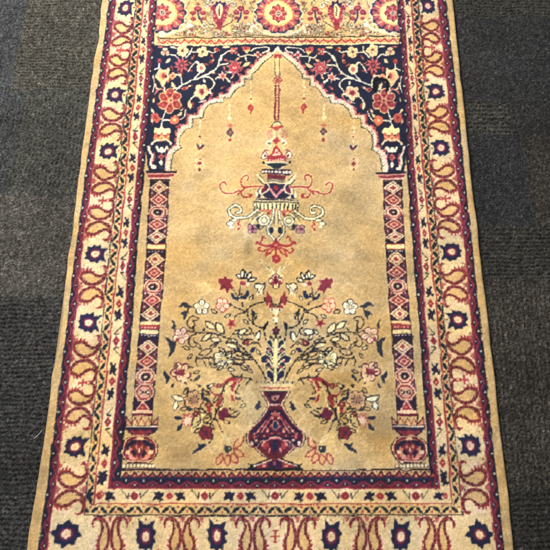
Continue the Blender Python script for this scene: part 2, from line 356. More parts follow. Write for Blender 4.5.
bell(234,50.7,1,1,CREAM); bfill([(242,47),(251,48),(249,51.6),(246.4,55),(242.6,51)], c8(222,98,84)); bfill([(243.6,51.6),(250,50.6),(246.6,55)], c8(240,200,130)); bell(246,49.4,1.6,1.4,RED)
flower(257.2,55.4,3.8,4,c8(238,190,170),None,RED,cr=.42)
star(234.6,67.8,4.9,9.2,8,c8(240,196,170),both=True,rot=.2); star(234.6,67.8,4.2,8.2,8,c8(206,66,84),both=True,rot=.2); bell(234.6,67.9,2.1,1.6,c8(240,196,170)); bell(234.6,67.9,1.1,.8,RED)
leaf(246.4,65.8,10,3.6,-22,c8(228,200,150)); leaf(221.4,57.6,7.6,3.2,-70,W); leaf(228.8,81.6,5,2.4,40,W)
star(222.8,76.6,2.7,5.8,6,c8(240,188,160),both=True,rot=.5); bell(222.8,76.6,2.2,2.2,c8(214,96,100))
leaf(204.6,81.6,4.6,2.2,80,W)
flower(155.6,117.8,5,5,c8(226,104,76),None,RED,cr=.4,pw=.7); leaf(152.8,111,6,2.8,68,c8(240,210,150))
flower(174.6,120,4.6,5,c8(232,120,84),None,c8(244,200,140),cr=.3,pw=.7); leaf(180.2,114.6,7,3,-48,c8(226,196,148))
bfill(spl([(154,133),(155,127.4),(158.6,128.6),(161.6,125.4),(165,128),(169.6,127.6),(170.2,132.6),(165.4,134.6),(158.6,134.6)],closed=True), c8(240,226,164)); 
bfill(spl([(153.4,139),(155,132.6),(158.6,136),(161.4,132),(164.4,136),(168,132),(169.8,138.6),(165,141.4),(157.6,141.4)],closed=True), c8(226,110,78)); bspl([(155,136.6),(158.4,139.4),(161.4,135.6),(164.8,139.4),(168.6,136.2)],.9,c8(246,206,140))
bspl([(160.6,140),(155.6,140.4),(151.6,144.4)],2.1,c8(240,210,170)); bspl([(162.6,140),(167.4,140.4),(171,144.4)],2.1,c8(240,210,170))
bspl([(156.2,147.2),(158.2,151),(161.4,148.4),(164,151),(167,147)],2.3,W); bell(161.3,151,2,1.6,W)
dia(161,156.6,4,3.4,c8(222,108,104),both=True); bell(161,156.6,1.2,1.2,RED); leaf(161,163.4,6.6,4.2,90,W); bell(161,168,2.4,1.6,NAVY)
bspl([(148.6,147),(150,152),(152.4,156),(151.4,162),(152.6,168)],2.5,c8(240,212,186)); bspl([(153.6,153),(155,157.6),(152.6,163)],1.2,c8(214,96,110))
bspl([(170.6,150.6),(168,155),(167.6,160),(166.6,166)],2.3,c8(240,196,176)); bspl([(165.6,152),(166.2,158)],1.2,c8(214,96,110))
for x, y in ((154.6,167.6),(167,168.6)): bell(x,y,1.9,1.6,c8(235,228,200))
rv = np.random.RandomState(9)
for x, y, an in ((190,63,30),(173,47,10),(192.6,57.4,-50),(206,64,20),(226,60,40),(238,60,-30),(212,55,70),(172,68,90),(190,70,10),(169,81,-40),(190,86,-20),(213,73,20),(212,96,-60),(193,104,80),(182,110,-30),(158,104,60),(187,118,-60),(178,127,20),(152,122,80),(168,148,60),(153.4,100,-80),(222,88,-30),(180,75,50),(207,90,30),(232,78,-40),(242,71,-40),(160,47,0),(224,68,70)):
    leaf(x, y, 4.6, 2.1, an, (c8(226,196,148), c8(196,78,78), c8(214,120,96))[rv.randint(3)]); bell(x+math.cos(math.radians(an))*2.4, y+math.sin(math.radians(an))*2.4, .9, .9, c8(180,60,66))
for pts in ([(153,76),(154,84),(152,92)],[(186,110),(184,116),(180,120)],[(206,100),(199,102)],[(170,46.6),(176,47.6)],[(226,72),(231,73)],[(195,62),(192,66),(188,72)]): bspl(pts, 1.0, W)
stroke(spl([(374.8,88),(374.6,82),(377.6,78.6),(383,78.4),(387,80.6),(387.8,86),(386,91)]), 3.1, INK); stroke([(375.4,85),(376.4,89)], 3.6, INK)   # darned spot in the right spandrel
# band between panel and niche
xl = lambda y: float(L(6, y))+.6; xr = lambda y: float(R(6, y))-.6
fill([(xl(0), -9), (xr(0), -9), (xr(44), 44), (xl(44), 44)], c8(214,184,130))
fill([(xl(38), 37.8), (xr(38), 36.6), (xr(44), 43.6), (xl(44), 44.8)], c8(236,206,146))
zz = []; x = 158.5; k = 0
while x < 398: zz.append((x, 43.0-.004*(x-158) if k % 2 else 39.7-.004*(x-158))); x += 4.35; k += 1
stroke(zz, 1.7, c8(206,76,58))
for i, (x, y) in enumerate(zz): ell(x, y+(3 if i % 2 == 0 else -2.8), 1.1, .7, c8(214,112,80))
stroke([(158, 37.9), (398, 36.5)], 1.1, c8(70,50,40)); stroke([(158, 44.9), (398, 43.8)], .9, c8(236,220,170))
# panel: three medallions, two palmettes, scrollwork
def medal(cx, cy):
    star(cx, cy, 23.2, 25.6, 12, c8(230,210,170), yr=.86); star(cx, cy, 21.5, 24.2, 14, c8(48,56,88), yr=.88)
    ell(cx, cy, 19.6, 16.6, c8(230,150,110)); n = 22
    for k in range(n):
        a = 2*math.pi*k/n; fill([(cx+math.cos(a-.1)*14, cy+.86*math.sin(a-.1)*14), (cx+math.cos(a-.09)*21.5, cy+.86*math.sin(a-.09)*21.5), (cx+math.cos(a+.09)*21.5, cy+.86*math.sin(a+.09)*21.5), (cx+math.cos(a+.1)*14.5, cy+.86*math.sin(a+.1)*14.5)], c8(212,92,104))
        fill([(cx+math.cos(a+.06)*16, cy+.86*math.sin(a+.06)*16), (cx+math.cos(a+.14)*22.6, cy+.86*math.sin(a+.14)*22.6), (cx+math.cos(a+.24)*17, cy+.86*math.sin(a+.24)*17)], c8(90,50,70) if k % 2 else c8(240,178,120))
    ell(cx, cy, 14.6, 12.8, c8(240,196,124)); ell(cx, cy, 12.4, 10.8, c8(242,214,150))
    star(cx, cy, 7.2, 9.4, 8, c8(122,50,56)); ell(cx, cy, 7.6, 7.2, c8(224,128,120))
    for k in range(8):
        a = 2*math.pi*k/8+.2; ell(cx+math.cos(a)*5.4, cy+math.sin(a)*5, 2, 1.4, c8(196,56,78), a)
    ell(cx, cy, 2.8, 2.6, c8(240,206,170)); ell(cx, cy, 1.8, 1.7, NAVY); ell(cx, cy, .9, .9, WHITE)
def curl(x, y, s, fx=1, fy=1, w=1.6, col=None):
    col = WHITE if col is None else col
    pts = spl([(x, y), (x+fx*2.6*s, y-fy*2.4*s), (x+fx*5.8*s, y-fy*1.2*s), (x+fx*5.6*s, y+fy*2*s), (x+fx*3*s, y+fy*2*s), (x+fx*3*s, y+.2*fy*s)])
    stroke(pts, w+.9, c8(96,84,66)); stroke(pts, w, col)
for cx, sd in ((219.6, 0), (336.4, 0)):
    for s in (-1, 1):
        ell(cx+s*21.5, 13, 12.5, 13.5, c8(224,180,120)); stroke(spl([(cx+s*12, 25.5), (cx+s*21, 27.5), (cx+s*33, 24), (cx+s*35, 12), (cx+s*30, 1)]), .8, c8(120,104,76))
    star(cx, 9, 5.5, 8, 9, c8(52,44,84), yr=1.3); fill(spl([(cx-8,5),(cx-8.6,13),(cx-5,21),(cx,29),(cx+5,21),(cx+8.6,13),(cx+8,5),(cx,9)],closed=True), c8(170,40,76)); star(cx, 15, 4, 7.2, 9, c8(196,60,84), yr=1.2)
    for s in (-1, 1):
        for dy_ in (6, 11, 16, 21): ell(cx+s*(9.4-(dy_-6)*.33), dy_, 1.9, 1.5, c8(228,160,130)); ell(cx+s*(9.4-(dy_-6)*.33), dy_, 1, .8, c8(150,44,66))
        stroke(spl([(cx+s*3,27),(cx+s*8,24),(cx+s*13,21),(cx+s*14,15)]), .9, c8(84,66,60))
    fill(spl([(cx,3),(cx-3.6,10),(cx,19),(cx+3.6,10)],closed=True), c8(240,210,150)); stroke([(cx,7),(cx,15)], 1.4, c8(60,50,50)); ell(cx, 27.6, 2.5, 2.5, c8(186,50,76))
    for s in (-1, 1):
        x = cx+s*21.5
        for dx, dy, r in ((0,-4.6,3.3),(-5,-.4,2.7),(5,-.4,2.7),(-4.8,5.2,2.4),(4.8,5.2,2.2)): ell(x+dx, 13+dy, r*1.15, r*.85, c8(160,48,74)); ell(x+dx, 13+dy-.4, r*.6, r*.35, c8(206,90,100))
        stroke([(x,11),(x-s*.6,17),(x-s*3,22)], 1.7, c8(52,62,96)); curl(cx+s*9.6, 4, 1.0, s, 1, 1.5); curl(cx+s*12, -1, .9, -s, -1, 1.4); curl(cx+s*12.6, 25.5, .9, s, -1, 1.3); curl(cx+s*20, 33, 1.05, -s, 1, 1.4); curl(cx+s*6.5, 34.5, .9, -s, 1, 1.3)
        flower(cx+s*29, 28.4, 5.4, 5, c8(242,232,196), c8(130,120,96), c8(220,120,110), both=False, rot=-.3, ow=.6, cr=.22); leaf(cx+s*39.5, 34, 12, 2.4, -6*s, WHITE, c8(110,96,70), both=False, ow=.6); leaf(cx+s*37, 29.4, 8, 2.2, -60*s, c8(238,222,170), c8(110,96,70), both=False, ow=.6)
        curl(cx+s*33.4, 12, 1.1, s, 1, 1.9); curl(cx+s*33.8, 19.6, 1.1, s, -1, 1.9); leaf(cx+s*15, 30.6, 8, 2, 20*s, c8(242,232,196), c8(110,96,70), both=False, ow=.6)
rq = np.random.RandomState(3)
for ylo, yhi, n_ in ((23, 35.6, 84), (-4, 6, 34), (6, 24, 34)):
    for k_ in range(n_):
        px = rq.uniform(161, 276); py = rq.uniform(ylo, yhi); d1 = min(abs(px-278.4), abs(px-162.4))
        if d1 < (26 if py < 30 else 18) or abs(px-219.6) < (9 if py < 28 else 2): continue
        if 6 < py < 24 and abs(abs(px-219.6)-21.5) < 8.5: continue
        sz = rq.uniform(.38, .62); fx_, fy_ = rq.choice([-1, 1]), rq.choice([-1, 1]); c_ = (WHITE, c8(238,214,160), c8(226,190,130))[rq.randint(3)]
        curl(px, py, sz, fx_, fy_, .75, c_); curl(2*278.-px, py, sz, -fx_, fy_, .75, c_)
        if k_ % 2 == 0: bell(px+3, py, 1.1, 1.1, c8(166,60,72))
        if k_ % 4 == 1: leaf(px, py+2, 5.5, 1.8, k_*37 % 180-90, c8(230,206,156), c8(96,78,62), ow=.55)
for cx in (278.4, 162.4, 393.6):
    if cx == 278.4: medal(cx, 13)
    else:
        bak = cv.copy(); medal(cx, 12.6)
        yy = (np.arange(CH)+.5)/S+Y0; xx = (np.arange(CW)+.5)/S+X0
        out = (xx[None, :] < (L(6, yy)+.4)[:, None]) | (xx[None, :] > (R(6, yy)-.4)[:, None]); cv[out] = bak[out]; del bak
stroke(spl([(160,36),(168,33.6),(178,31.4),(186,27),(190,20)]), 2, WHITE); stroke(mir(spl([(160,36),(168,33.6),(178,31.4),(186,27),(190,20)])), 2, WHITE)
for s in (-1, 1): stroke(spl([(278.4+s*3,33.4),(278.4+s*12,33.6),(278.4+s*20,30),(278.4+s*26,24)]), 1.8, WHITE); stroke([(278.4+s*10,35.6),(278.4+s*34,35)], .9, c8(110,90,60))
# ---- hanging lamp
for x, ya, yb in ((250.3,80,104),(229.6,102,120),(200.2,119,142)): bstroke([(x, ya), (x, yb)], 1.3, c8(240,220,170)); bstroke([(x, ya), (x, yb)], .8, c8(170,120,90), dash=(4.6, 1.2))
dia(250.3,108,3.5,4.4,c8(206,60,62),both=True); bell(250.3,99.6,1,1,RED); bell(250.3,112.8,1,1.2,ORNG); bell(250.3,108,1,1,PINK)
bell(229.6,117.6,2,1.8,c8(236,222,180)); dia(229.6,125.6,3.2,2.2,c8(222,120,100),both=True); dia(229.6,131.8,4.4,4.4,CREAM,both=True); dia(229.6,131.8,3.6,3.6,c8(120,84,90),c8(70,66,66),both=True); bell(229.6,131.8,1.4,1.4,PINK); bell(229.6,139.4,1.6,1.6,RED)
bfill([(195.6,143.6),(199.9,145.4),(204,143.8),(203,147),(200,150.4),(197,147)], NAVY); bfill([(198,146.4),(202,146.4),(200,150.6)], RED); bell(200,145.6,1.2,1,WHITE); bell(200,136,1,1,c8(120,60,50))
flower(199.5,163,6.2,4,c8(236,196,140),None,c8(120,50,60),rot=.78,cr=.32); bell(199.4,158.4,1,1,RED); dia(199.4,163.2,3.2,3.6,c8(170,60,60),CREAM,both=True); bell(199.4,169,1.2,1.4,c8(110,60,50))
C = lambda y: float(xc(y))
fill([(274.6,54.6),(281,54.6),(282.4,58.4),(279,57.6),(276.8,58.4),(273.4,57.8)], c8(200,52,62))
for dx in (-2.4, 2.2): stroke([(277.8+dx, 58), (277.5+dx, 78)], .8, c8(80,72,60))
stroke([(277.8,58),(277.6,78)], 1.8, c8(226,190,140))
dia(277.6,81,4.8,4.6,CREAM,c8(160,64,60)); dia(277.6,81,2.4,2.4,c8(214,96,96),RED); stroke([(277.5,86),(277,120)], 3.6, c8(222,186,140))
for dx in (-1.5, 1.5): stroke([(277.5+dx,86),(277+dx,120)], 1.4, c8(150,52,58)); stroke([(277.5+dx*1.5,86),(277+dx*1.5,120)], .9, c8(96,40,44), dash=(2, 1.1))
stroke([(277.4,86),(277,120)], .8, c8(170,110,80), dash=(3, 1.3))
def sym(pts, col): fill([(C(y)-x, y) for x, y in pts]+[(C(y)+x, y) for x, y in pts[::-1]], col)
def syl(pts, w, col, **k): q = spl([(C(y)-x, y) for x, y in pts]); stroke(q, w, col, **k); stroke([(2*C(y)-x, y) for x, y in q], w, col, **k)
def se(x, y, rx, ry, col, a=0): ell(C(y)-x, y, rx, ry, col, a); ell(C(y)+x, y, rx, ry, col, -a)
syl([(0,121.6),(3,122.6),(4.6,126)], 1.3, c8(90,84,70)); syl([(0,123),(3,124.5)], 1.4, WHITE)
sym([(7,126.4),(3,129.6),(0,130.4)], c8(210,84,74)); syl([(7,127),(0,127.4)], 1, c8(190,60,60))
syl([(3.6,129.6),(2,135),(5,139),(8.4,141)], 1.5, c8(240,214,178)); syl([(5,130),(8.6,132),(9.4,136),(7,140)], 1.3, c8(214,120,120), dash=(2.4,1.5)); syl([(7,131),(6.6,134.6),(5.6,137.4)], 1.1, c8(214,120,120), dash=(2,1.2))
dia(C(140),140.4,3.7,3.6,c8(204,58,66)); syl([(4.4,140.4),(8.8,141.4),(9.6,144),(7.4,144.6)], 1.6, c8(240,232,200)); syl([(6,143.6),(8,143.2)], 1.4, c8(70,96,80))
sym([(0,144.4),(6.6,156),(6,157)], c8(196,60,66)); sym([(0,149),(4.6,156)], c8(242,206,180)); syl([(5,146),(7.4,149),(9,152)], 1.2, c8(240,214,178)); syl([(1.6,153.6),(0,152)], 1.1, c8(214,90,100))
se(12.2,155.4,3.4,4.2,c8(110,60,70)); se(12.2,155.4,2.6,3.4,c8(242,226,200)); se(11.4,155.8,1.2,1.6,c8(110,50,60)); syl([(8,150.4),(12,150.8),(15,154)], 1, c8(150,80,90))
sym([(9,155.4),(10,161.4)], c8(190,48,66)); syl([(8,160.6),(0,160.6)], 1.7, c8(240,180,180), dash=(2.4,1.7)); syl([(13,163),(0,163)], 1.5, WHITE); se(13.4,163,1.2,1.4,DARK)
sym([(11.6,164),(6,167.2),(1.6,169.6),(1.6,170.4)], c8(44,56,68)); syl([(11.6,164.4),(6,168),(1.4,170)], .9, WHITE); sym([(1.4,169.4),(1.4,171)], WHITE)
sym([(14.6,169.8),(16.4,172.3),(14.6,174.9)], c8(48,38,58))
for x in (0,3.7,7.3,10.8,14): se(x,172.3,1.5,1.35,c8(240,222,205))
sym([(9.6,175.4),(8.6,179)], c8(140,40,66)); sym([(8.6,179),(8.6,182)], c8(110,96,84)); syl([(8.6,180.6),(0,180.6)], .9, c8(210,196,160)); syl([(9.4,182.9),(0,182.9)], 1.2, WHITE)
sym([(8,184),(14.6,188),(15,193),(12,197),(8,199),(0,199.5)], c8(46,48,76)); se(11.6,190,3,3,c8(130,44,80)); ell(C(188),188.2,2.6,2.9,c8(186,46,64)); syl([(9.6,184),(7.4,188),(9,192),(13.4,194)], 1.6, WHITE); 
syl([(6,190),(3,194),(0,197.6)], 2.6, c8(222,120,140)); syl([(6,190),(3,194),(0,197.6)], 1.3, WHITE, dash=(2,1)); sym([(1.6,192.6),(0,195)], c8(60,50,80))
syl([(9.4,183.6),(13,182.6),(17,178.6),(19,175.6)], 1.9, c8(236,224,180)); syl([(10,185.4),(14,184.4),(18.4,180)], .8, DARK); syl([(11.8,180.6),(16,177),(18,174.6)], .7, c8(90,90,80))
syl([(13.4,186),(16,191),(14.6,196),(12,199)], 2.2, WHITE); syl([(15.4,187),(18,191.6),(17.6,197)], .9, c8(70,70,70)); se(17.2,196.4,2.2,2.2,c8(56,50,84)); se(19.4,195,1.2,3,c8(240,228,190)); 
sym([(20,199.6),(21.6,202.4)], c8(236,222,180)); syl([(21,200.4),(0,200.4)], .9, DARK); syl([(20,198.6),(10,199.4),(0,200)], .9, c8(90,84,80)); syl([(22.6,202.6),(0,202.6)], 1, c8(84,80,70))
sym([(22.6,203.4),(20.6,210.6)], c8(240,226,170)); syl([(21.6,203.6),(23,206),(21,208),(22,210.4)], 1.2, c8(90,84,70))
for i, x in enumerate((0,4.1,8.2,12.2,16.2,19.4)): syl([(x,204.4),(x*.97,209.4)], 1.35, c8(50,46,42)) if i % 2 else syl([(x,204.4),(x*.97,209.4)], 1.1, c8(60,54,60))
zzp = []; x = 0; k = 0
while x < 17: zzp.append((x, 212.6 if k % 2 else 210)); x += 2.; k += 1
for q in (1, -1): stroke([(C(211)+q*x, y) for x, y in zzp], 1, c8(208,90,72))
for pt, w in (([(18,210.6),(24,215),(29.4,218.6),(40,218.2),(45.6,215),(46.6,210),(41,206),(35,208),(35,212.6),(39,213.4)],3.6),): syl(pt, w, c8(74,74,66)); syl(pt, w-1.7, c8(242,232,196))
syl([(40,220),(45,220.6),(49,224)], 2.8, c8(84,80,66)); syl([(40,220),(45,220.6),(49,224)], 1.7, c8(242,232,196)); se(46,223.4,3.4,3,c8(84,80,66)); se(46,223.4,2.7,2.3,c8(242,232,196)); se(44.6,227,2,1.6,c8(242,232,196))
syl([(37,221),(38,224.6),(36,226),(38.6,230)], 1.5, c8(196,50,54)); se(37,226.4,1,1.2,c8(244,210,170)); 
se(12.6,221,6,6.2,c8(90,88,70)); se(12.6,221,5.2,5.4,c8(242,234,200)); se(12.6,221,3.4,3.6,c8(120,116,86)); se(12.6,221,2.4,2.6,c8(240,230,190)); se(7.4,214.6,1.8,1.8,c8(190,60,60)); se(18.6,218,1.7,2.6,c8(52,56,90),.5); syl([(14.4,214),(18,216.4),(22,222),(24,226)], 1.2, c8(236,224,180)); syl([(16,213),(20,215.6),(24,221)], .8, c8(80,76,66))
syl([(3,211),(3.4,218),(5.6,224),(8,228),(7.6,233),(3.4,237.6),(.6,241)], 2.9, c8(80,80,70)); syl([(3,211),(3.4,218),(5.6,224),(8,228),(7.6,233),(3.4,237.6),(.6,241)], 1.6, c8(242,234,200)); syl([(0,211),(0,226)], 1, c8(230,214,160)); syl([(1.6,212),(1.6,224)], .8, c8(90,84,70))
se(4.2,230.8,2.3,3.2,c8(40,48,66)); se(17.6,227.6,2,3.2,c8(40,48,60),-.4); syl([(12,226.4),(15,230),(18.6,229)], .9, c8(80,76,66)); dia(C(230),229.6,1.5,3,c8(236,216,160))
flower(252.4,229.8,4.8,4,c8(214,140,150),c8(60,50,60),c8(96,40,70),rot=.78,ow=.8)
sym([(0,237.6),(2,241),(5.6,245),(7,250),(2.6,248),(0,250)], c8(190,46,58))
syl([(1,243),(8,246),(15,245),(18,242),(19.6,243.6)], 2.1, c8(196,52,58)); syl([(15,245),(14.6,240),(12.4,236.6),(10.6,238.4)], 1.2, c8(196,60,60)); syl([(3,247),(9,249.6),(13.6,252.6),(18,249.6),(15.4,248.4)], 1.5, c8(196,60,60)); syl([(3,249),(6,253),(10.6,256),(8,251)], 1.5, c8(196,60,60)); syl([(2,247),(7,247.6)], .9, c8(240,190,160))
syl([(0,247),(0,256)], 1.7, c8(190,46,58)); sym([(0,253.4),(4.6,257),(4.2,261),(0,264)], c8(200,50,64)); ell(C(258),258,1.4,1.1,c8(240,160,150)); syl([(0,245),(1.6,244)], 1.1, PEACH)
syl([(14,186.6),(22,187),(30.4,187.6),(34,186),(35.2,181.5),(33.6,176.8),(29.6,175.6),(28.2,178.4),(29.6,180.8)], 2.9, c8(236,200,150)); syl([(30.6,187.4),(34,192),(39,191.4),(46,194.6),(52,193.6),(56.4,188),(55.4,184),(52,182.8),(49.6,185.4)], 2.9, c8(236,200,150))
RS = c8(190,58,58)
syl([(14,186.6),(22,187),(30.4,187.6),(34,186),(35.2,181.5),(33.6,176.8),(29.6,175.6),(28.2,178.4),(29.6,180.8)], 1.25, RS); syl([(30.6,187.4),(34,191),(39,191.4),(46,194.6),(52,193.6),(56.4,188),(55.4,184),(52,182.8),(49.6,185.4)], 1.3, RS)
syl([(35,191.6),(34,195.6),(30.4,198),(26,197.6),(24.8,195.6),(28.6,194)], 1.3, RS); syl([(36.6,192.4),(38.4,194.8)], 1.2, RS); se(26.2,196.6,1.5,1.3,RS)
# ---- bouquet
BK = c8(46,42,48)
syl([(16,261.4),(10,264.8),(5.4,269),(3,274)], 1.1, c8(84,84,80), dash=(3.4,2.4)); syl([(15,262),(8,267.4),(3.6,274.4)], 1.4, c8(226,212,160)); syl([(4.6,268),(2.4,273.6),(6.6,276)], 1.6, c8(240,228,180)); 
flower(C(280),281.4,6.6,4,c8(240,222,180),c8(80,50,60),c8(120,30,60),both=False,rot=0,ow=.9,cr=.4); ell(C(277),277.6,1.8,1.6,c8(140,40,70)); se(3.6,283,2,1.6,c8(176,60,86))
bfill(spl([(218.6,283),(219.4,278.6),(223,279),(225.4,276.6),(228.6,279.6),(232,280.4),(231,284.6),(234,289),(229.6,289.4),(227.4,293.6),(225,288.8),(220,289.6),(221.4,286)],3,True), c8(160,44,72)); bspl([(221,287.6),(224,285.4),(227,290)],.9,c8(106,34,60)); bell(231.8,280.6,1.5,1.5,c8(160,44,72)); bell(231.8,280.6,.7,.7,GOLD)
for a, dx, dy in ((-58,4.6,-2.6),(-100,0,-4),(-150,-4.6,-1.6),(-20,7,1.6),(-78,-2,-4)): leaf(245+dx,278.6+dy,9,3.6,a,c8(242,232,200),BK,ow=1.15)
bell(242.4,283.6,3,2.2,c8(180,62,84)); bell(247.4,284.4,2.4,1.6,c8(240,214,200)); bspl([(240,287),(239.4,294)],1.1,BK); bspl([(233.6,290),(237,295)],.7,BK)
bfill(spl([(230.6,293),(233,293.6),(235,297),(240,296.6),(244.6,295),(246,290.6),(248.6,290.4),(248.8,294.4),(246,299.6),(241.6,302),(237,300.6),(232.6,298.4)],3,True), c8(46,54,86)); bspl([(241.6,301),(242.4,306)],1.5,BK)
bfill(spl([(254.4,284.6),(258,283),(262,284.6),(264.8,283.4),(264.6,288),(262.8,290.4),(263.4,294),(259.4,294),(257,296.4),(256.4,292),(257.4,289),(254.6,288)],3,True), c8(242,232,200)); bspl([(254.4,284.6),(258,283),(262,284.6),(264.8,283.4),(264.6,288),(262.8,290.4),(263.4,294)],1.1,BK); bspl([(256.4,292),(257.4,289),(254.6,288),(254.4,284.6)],1.1,BK); bspl([(263,285),(258,293)],.8,c8(110,100,90))
bfill(spl([(267.4,291.6),(269.4,294.6),(271.8,298.6),(271,304),(269,302.4),(267,306),(265,301),(264.4,297),(266.4,296)],3,True), c8(176,52,74)); bspl([(264.4,297),(265,301)],1.1,BK)
flower(222.6,305,6.6,5,c8(242,214,176),c8(206,74,64),c8(210,196,130),rot=.3,ow=1.0,cr=.2)
for pts in ([(229,304.4),(236,308),(244.3,311)],[(264.6,301.6),(256,304.6),(247.4,308.4),(245.6,312)],[(245.4,312.2),(239,314.4),(234.4,318.4)],[(247.4,308.6),(248,316),(252.4,323),(258,326.6),(263.4,329.4),(266.6,340)],[(251,314.4),(257,313.4)],[(253,318),(252.4,323)],
            [(186,331),(195.5,332.8),(206,333),(214.4,333.6),(222.7,336.2),(233.4,341),(240.5,346.4),(250,355),(257,363),(263,373),(267,382)],[(205,358.6),(218,357.6),(232,357.8),(243,360),(253,360.6)],
            [(206,398.6),(209.6,402)],[(270.6,300),(273.6,305)],[(233,349.6),(244,352.6),(251,358)],[(232,364.4),(240,365),(246,367.4)],[(214.6,408),(214.4,416),(211.6,423),(206,424)],[(238,392),(239.6,398),(242.6,402)]):
    bspl(pts, 1.5, BK, dash=(4.6, 3.9))
star(231.4,323.8,2.2,6.2,5,c8(198,50,60),both=True,rot=.5); bell(231.4,323.8,1.2,1.2,c8(110,40,60))
bfill([(251.4,308.6),(254,311),(256.6,313.6),(254.6,316),(252.6,318.6)], c8(44,50,60)); bfill([(268,320.6),(267.6,325),(265,330.6),(262.4,328.4),(264.6,324.6)], c8(38,40,48))
bfill([(252.6,313),(258,313.4),(253,315)], c8(44,50,60))
se(4.6,306.6,2.2,3,c8(176,52,74)); ell(C(304),304.4,1,1,DARK); se(3.8,309.6,2.4,2.2,c8(242,232,196)); ell(C(312),312.6,2.4,2.8,c8(242,232,196)); se(1.4,306.6,.8,.8,DARK); se(4,309.8,.8,1.1,BK); se(2.8,315.4,.9,.9,c8(140,90,60)); ell(C(320),319.8,3.6,2.5,c8(242,232,196)); se(2.4,320,.8,.7,BK); ell(C(323),323.4,1.6,1,BK)
sym([(0,326),(2.4,328.6),(4.6,330.6),(2.6,332),(3.4,334.4),(0,334.6)], c8(74,42,62)); ell(C(331),330.6,1.7,1.7,c8(150,50,70)); syl([(0,334),(0,341)], 1.6, c8(42,44,50)); syl([(.6,341),(3,338),(5,336),(4.4,341)], 1.1, c8(44,46,52))
LV = c8(44,50,78)
for y, w in ((342.5,8.4),(350,9.6),(358,14.6),(365.6,10),(372.6,8.4)):
    sym_pts = [(2.2,y+10),(w*.5,y+7),(w*1.0,y+4),(w*1.04,y-.6),(w*.7,y-3.2),(w*.45,y-.6),(2.4,y+4.6)]
    for q in (1, -1):
        pp = [(C(yy)+q*xx, yy) for xx, yy in sym_pts]; stroke(pp, 1.9, c8(232,214,156), closed=True); fill(pp, LV)
for y, x in ((350.4,6.4),(360.6,8.6),(368,5.6)): se(x, y, 1.5, 1.5, c8(204,96,116))
syl([(0,340),(0,386)], 2.6, c8(234,222,160)); 
for y in (352,360,368,376): syl([(0,y),(5,y-5),(9,y-8.6)], 1.3, c8(234,218,164))
syl([(4.4,378),(2.2,386)], 1.1, BK); syl([(1.4,368),(2.4,376),(1,384)], .8, c8(60,60,60))
leaf(242.6,331.8,11.5,6.0,-10,c8(242,230,190),BK,ow=1.15); bspl([(249,327.6),(252,329.6),(250.4,334),(244,335.6)],1.25,BK); leaf(257.8,336.6,11.3,5.7,-64,c8(242,230,190),BK,ow=1.15); leaf(248.4,342,13.2,5.2,-14,c8(216,180,116),BK,ow=1.15); leaf(252.4,349.8,8.4,4.2,-34,c8(46,52,76)); bspl([(253,344),(257,343),(260.6,347)],1.1,BK)
flower(223.4,358.4,9.4,6,c8(242,230,180),BK,c8(224,196,120),rot=.4,ow=.8,pw=.44,cr=.22)
for x, y, l, w, a in ((239.6,354.4,12,3.6,22),(238.6,361.8,12,3.4,10),(232,345.6,12,4.4,24),(245.6,357.4,9,3.2,36)): leaf(x,y,l*1.1,w*1.25,a,c8(216,186,126),BK,ow=1.15)
leaf(231,346,10.8,3.1,22,c8(242,230,180)); leaf(205.6,352.6,13.2,6.5,-14,GOLD,BK,ow=1.15); leaf(200.4,363.6,14.4,8.1,62,GOLD,BK,ow=1.15); leaf(211.4,361,8.4,5.7,70,GOLD,BK,ow=1.15); bspl([(205,358.6),(199,358.8),(197,356)],1.25,BK)
for x, y, l, w, a in ((210,325.8,11,4.6,38),(219.4,328.6,11,5.6,62),(207,337.6,11,4,-34),(215.8,340.4,9,4,16)): leaf(x,y,l*1.2,w*1.35,a,c8(234,214,160),BK,ow=1.15)
bspl([(198,318.6),(195.4,316.8),(191.6,317),(188.4,320.4),(188,325),(190.6,328.4),(194,328.2),(194.6,324),(193.4,321.4),(197,320)],1.25,BK); bspl([(197.4,335.2),(193.6,335),(190,338),(188.6,343),(191,346.8),(195,346.6),(197.4,344),(194.4,342),(194.8,338)],1.25,BK); bspl([(194,327),(194.4,331)],2,BK)
flower(180.9,335.6,7.8,5,c8(242,218,196),c8(110,46,66),c8(200,190,140),rot=.2,ow=.9,cr=.18); bell(177.4,339,1.8,1.6,c8(170,60,90))
flower(201.4,307.6,7.4,5,c8(242,234,206),BK,c8(220,200,150),rot=.9,ow=.85,cr=.18)
V = c8(44,52,72)
bfill([(177.2,307.4),(181,303.8),(183,302),(186,302.6),(188.6,305),(191.4,306),(193.4,307.4),(189.6,308),(186.4,308.6),(182.6,306)], V); bfill([(179.2,316),(181.6,312.6),(185,311),(188.6,311.6),(187,316.6),(183.4,320.6),(183.8,316),(181,315)], V); bspl([(188.6,308),(187.6,312)],1.25,BK)
bfill([(171.6,319.4),(174,321.6),(175.6,326),(173.6,330),(171.6,328),(173,324.4)], V); bfill([(164.8,336.6),(168.6,337.4),(173,341),(176,343.4),(174.6,347),(174,351.6),(170,356),(167.6,358.4),(168.6,353),(170,347.4),(168.6,342.6)], V); bspl([(173.6,343),(176,341)],1.25,BK)
flower(180.8,371.6,9.4,5,c8(240,208,170),c8(112,38,62),c8(160,52,80),rot=.5,ow=1.2,cr=.26,pw=.46); bfill([(172,372),(176,370.4),(181,373),(184,368),(187,372.6),(183,376),(178,375)], c8(140,44,72)); bell(184.4,380,3,3,c8(240,210,170)); bspl([(173.6,362.4),(177,364.6),(176,368)],1,BK); bspl([(189,366.6),(192.6,367.6),(189.6,370.4)],1.1,BK)
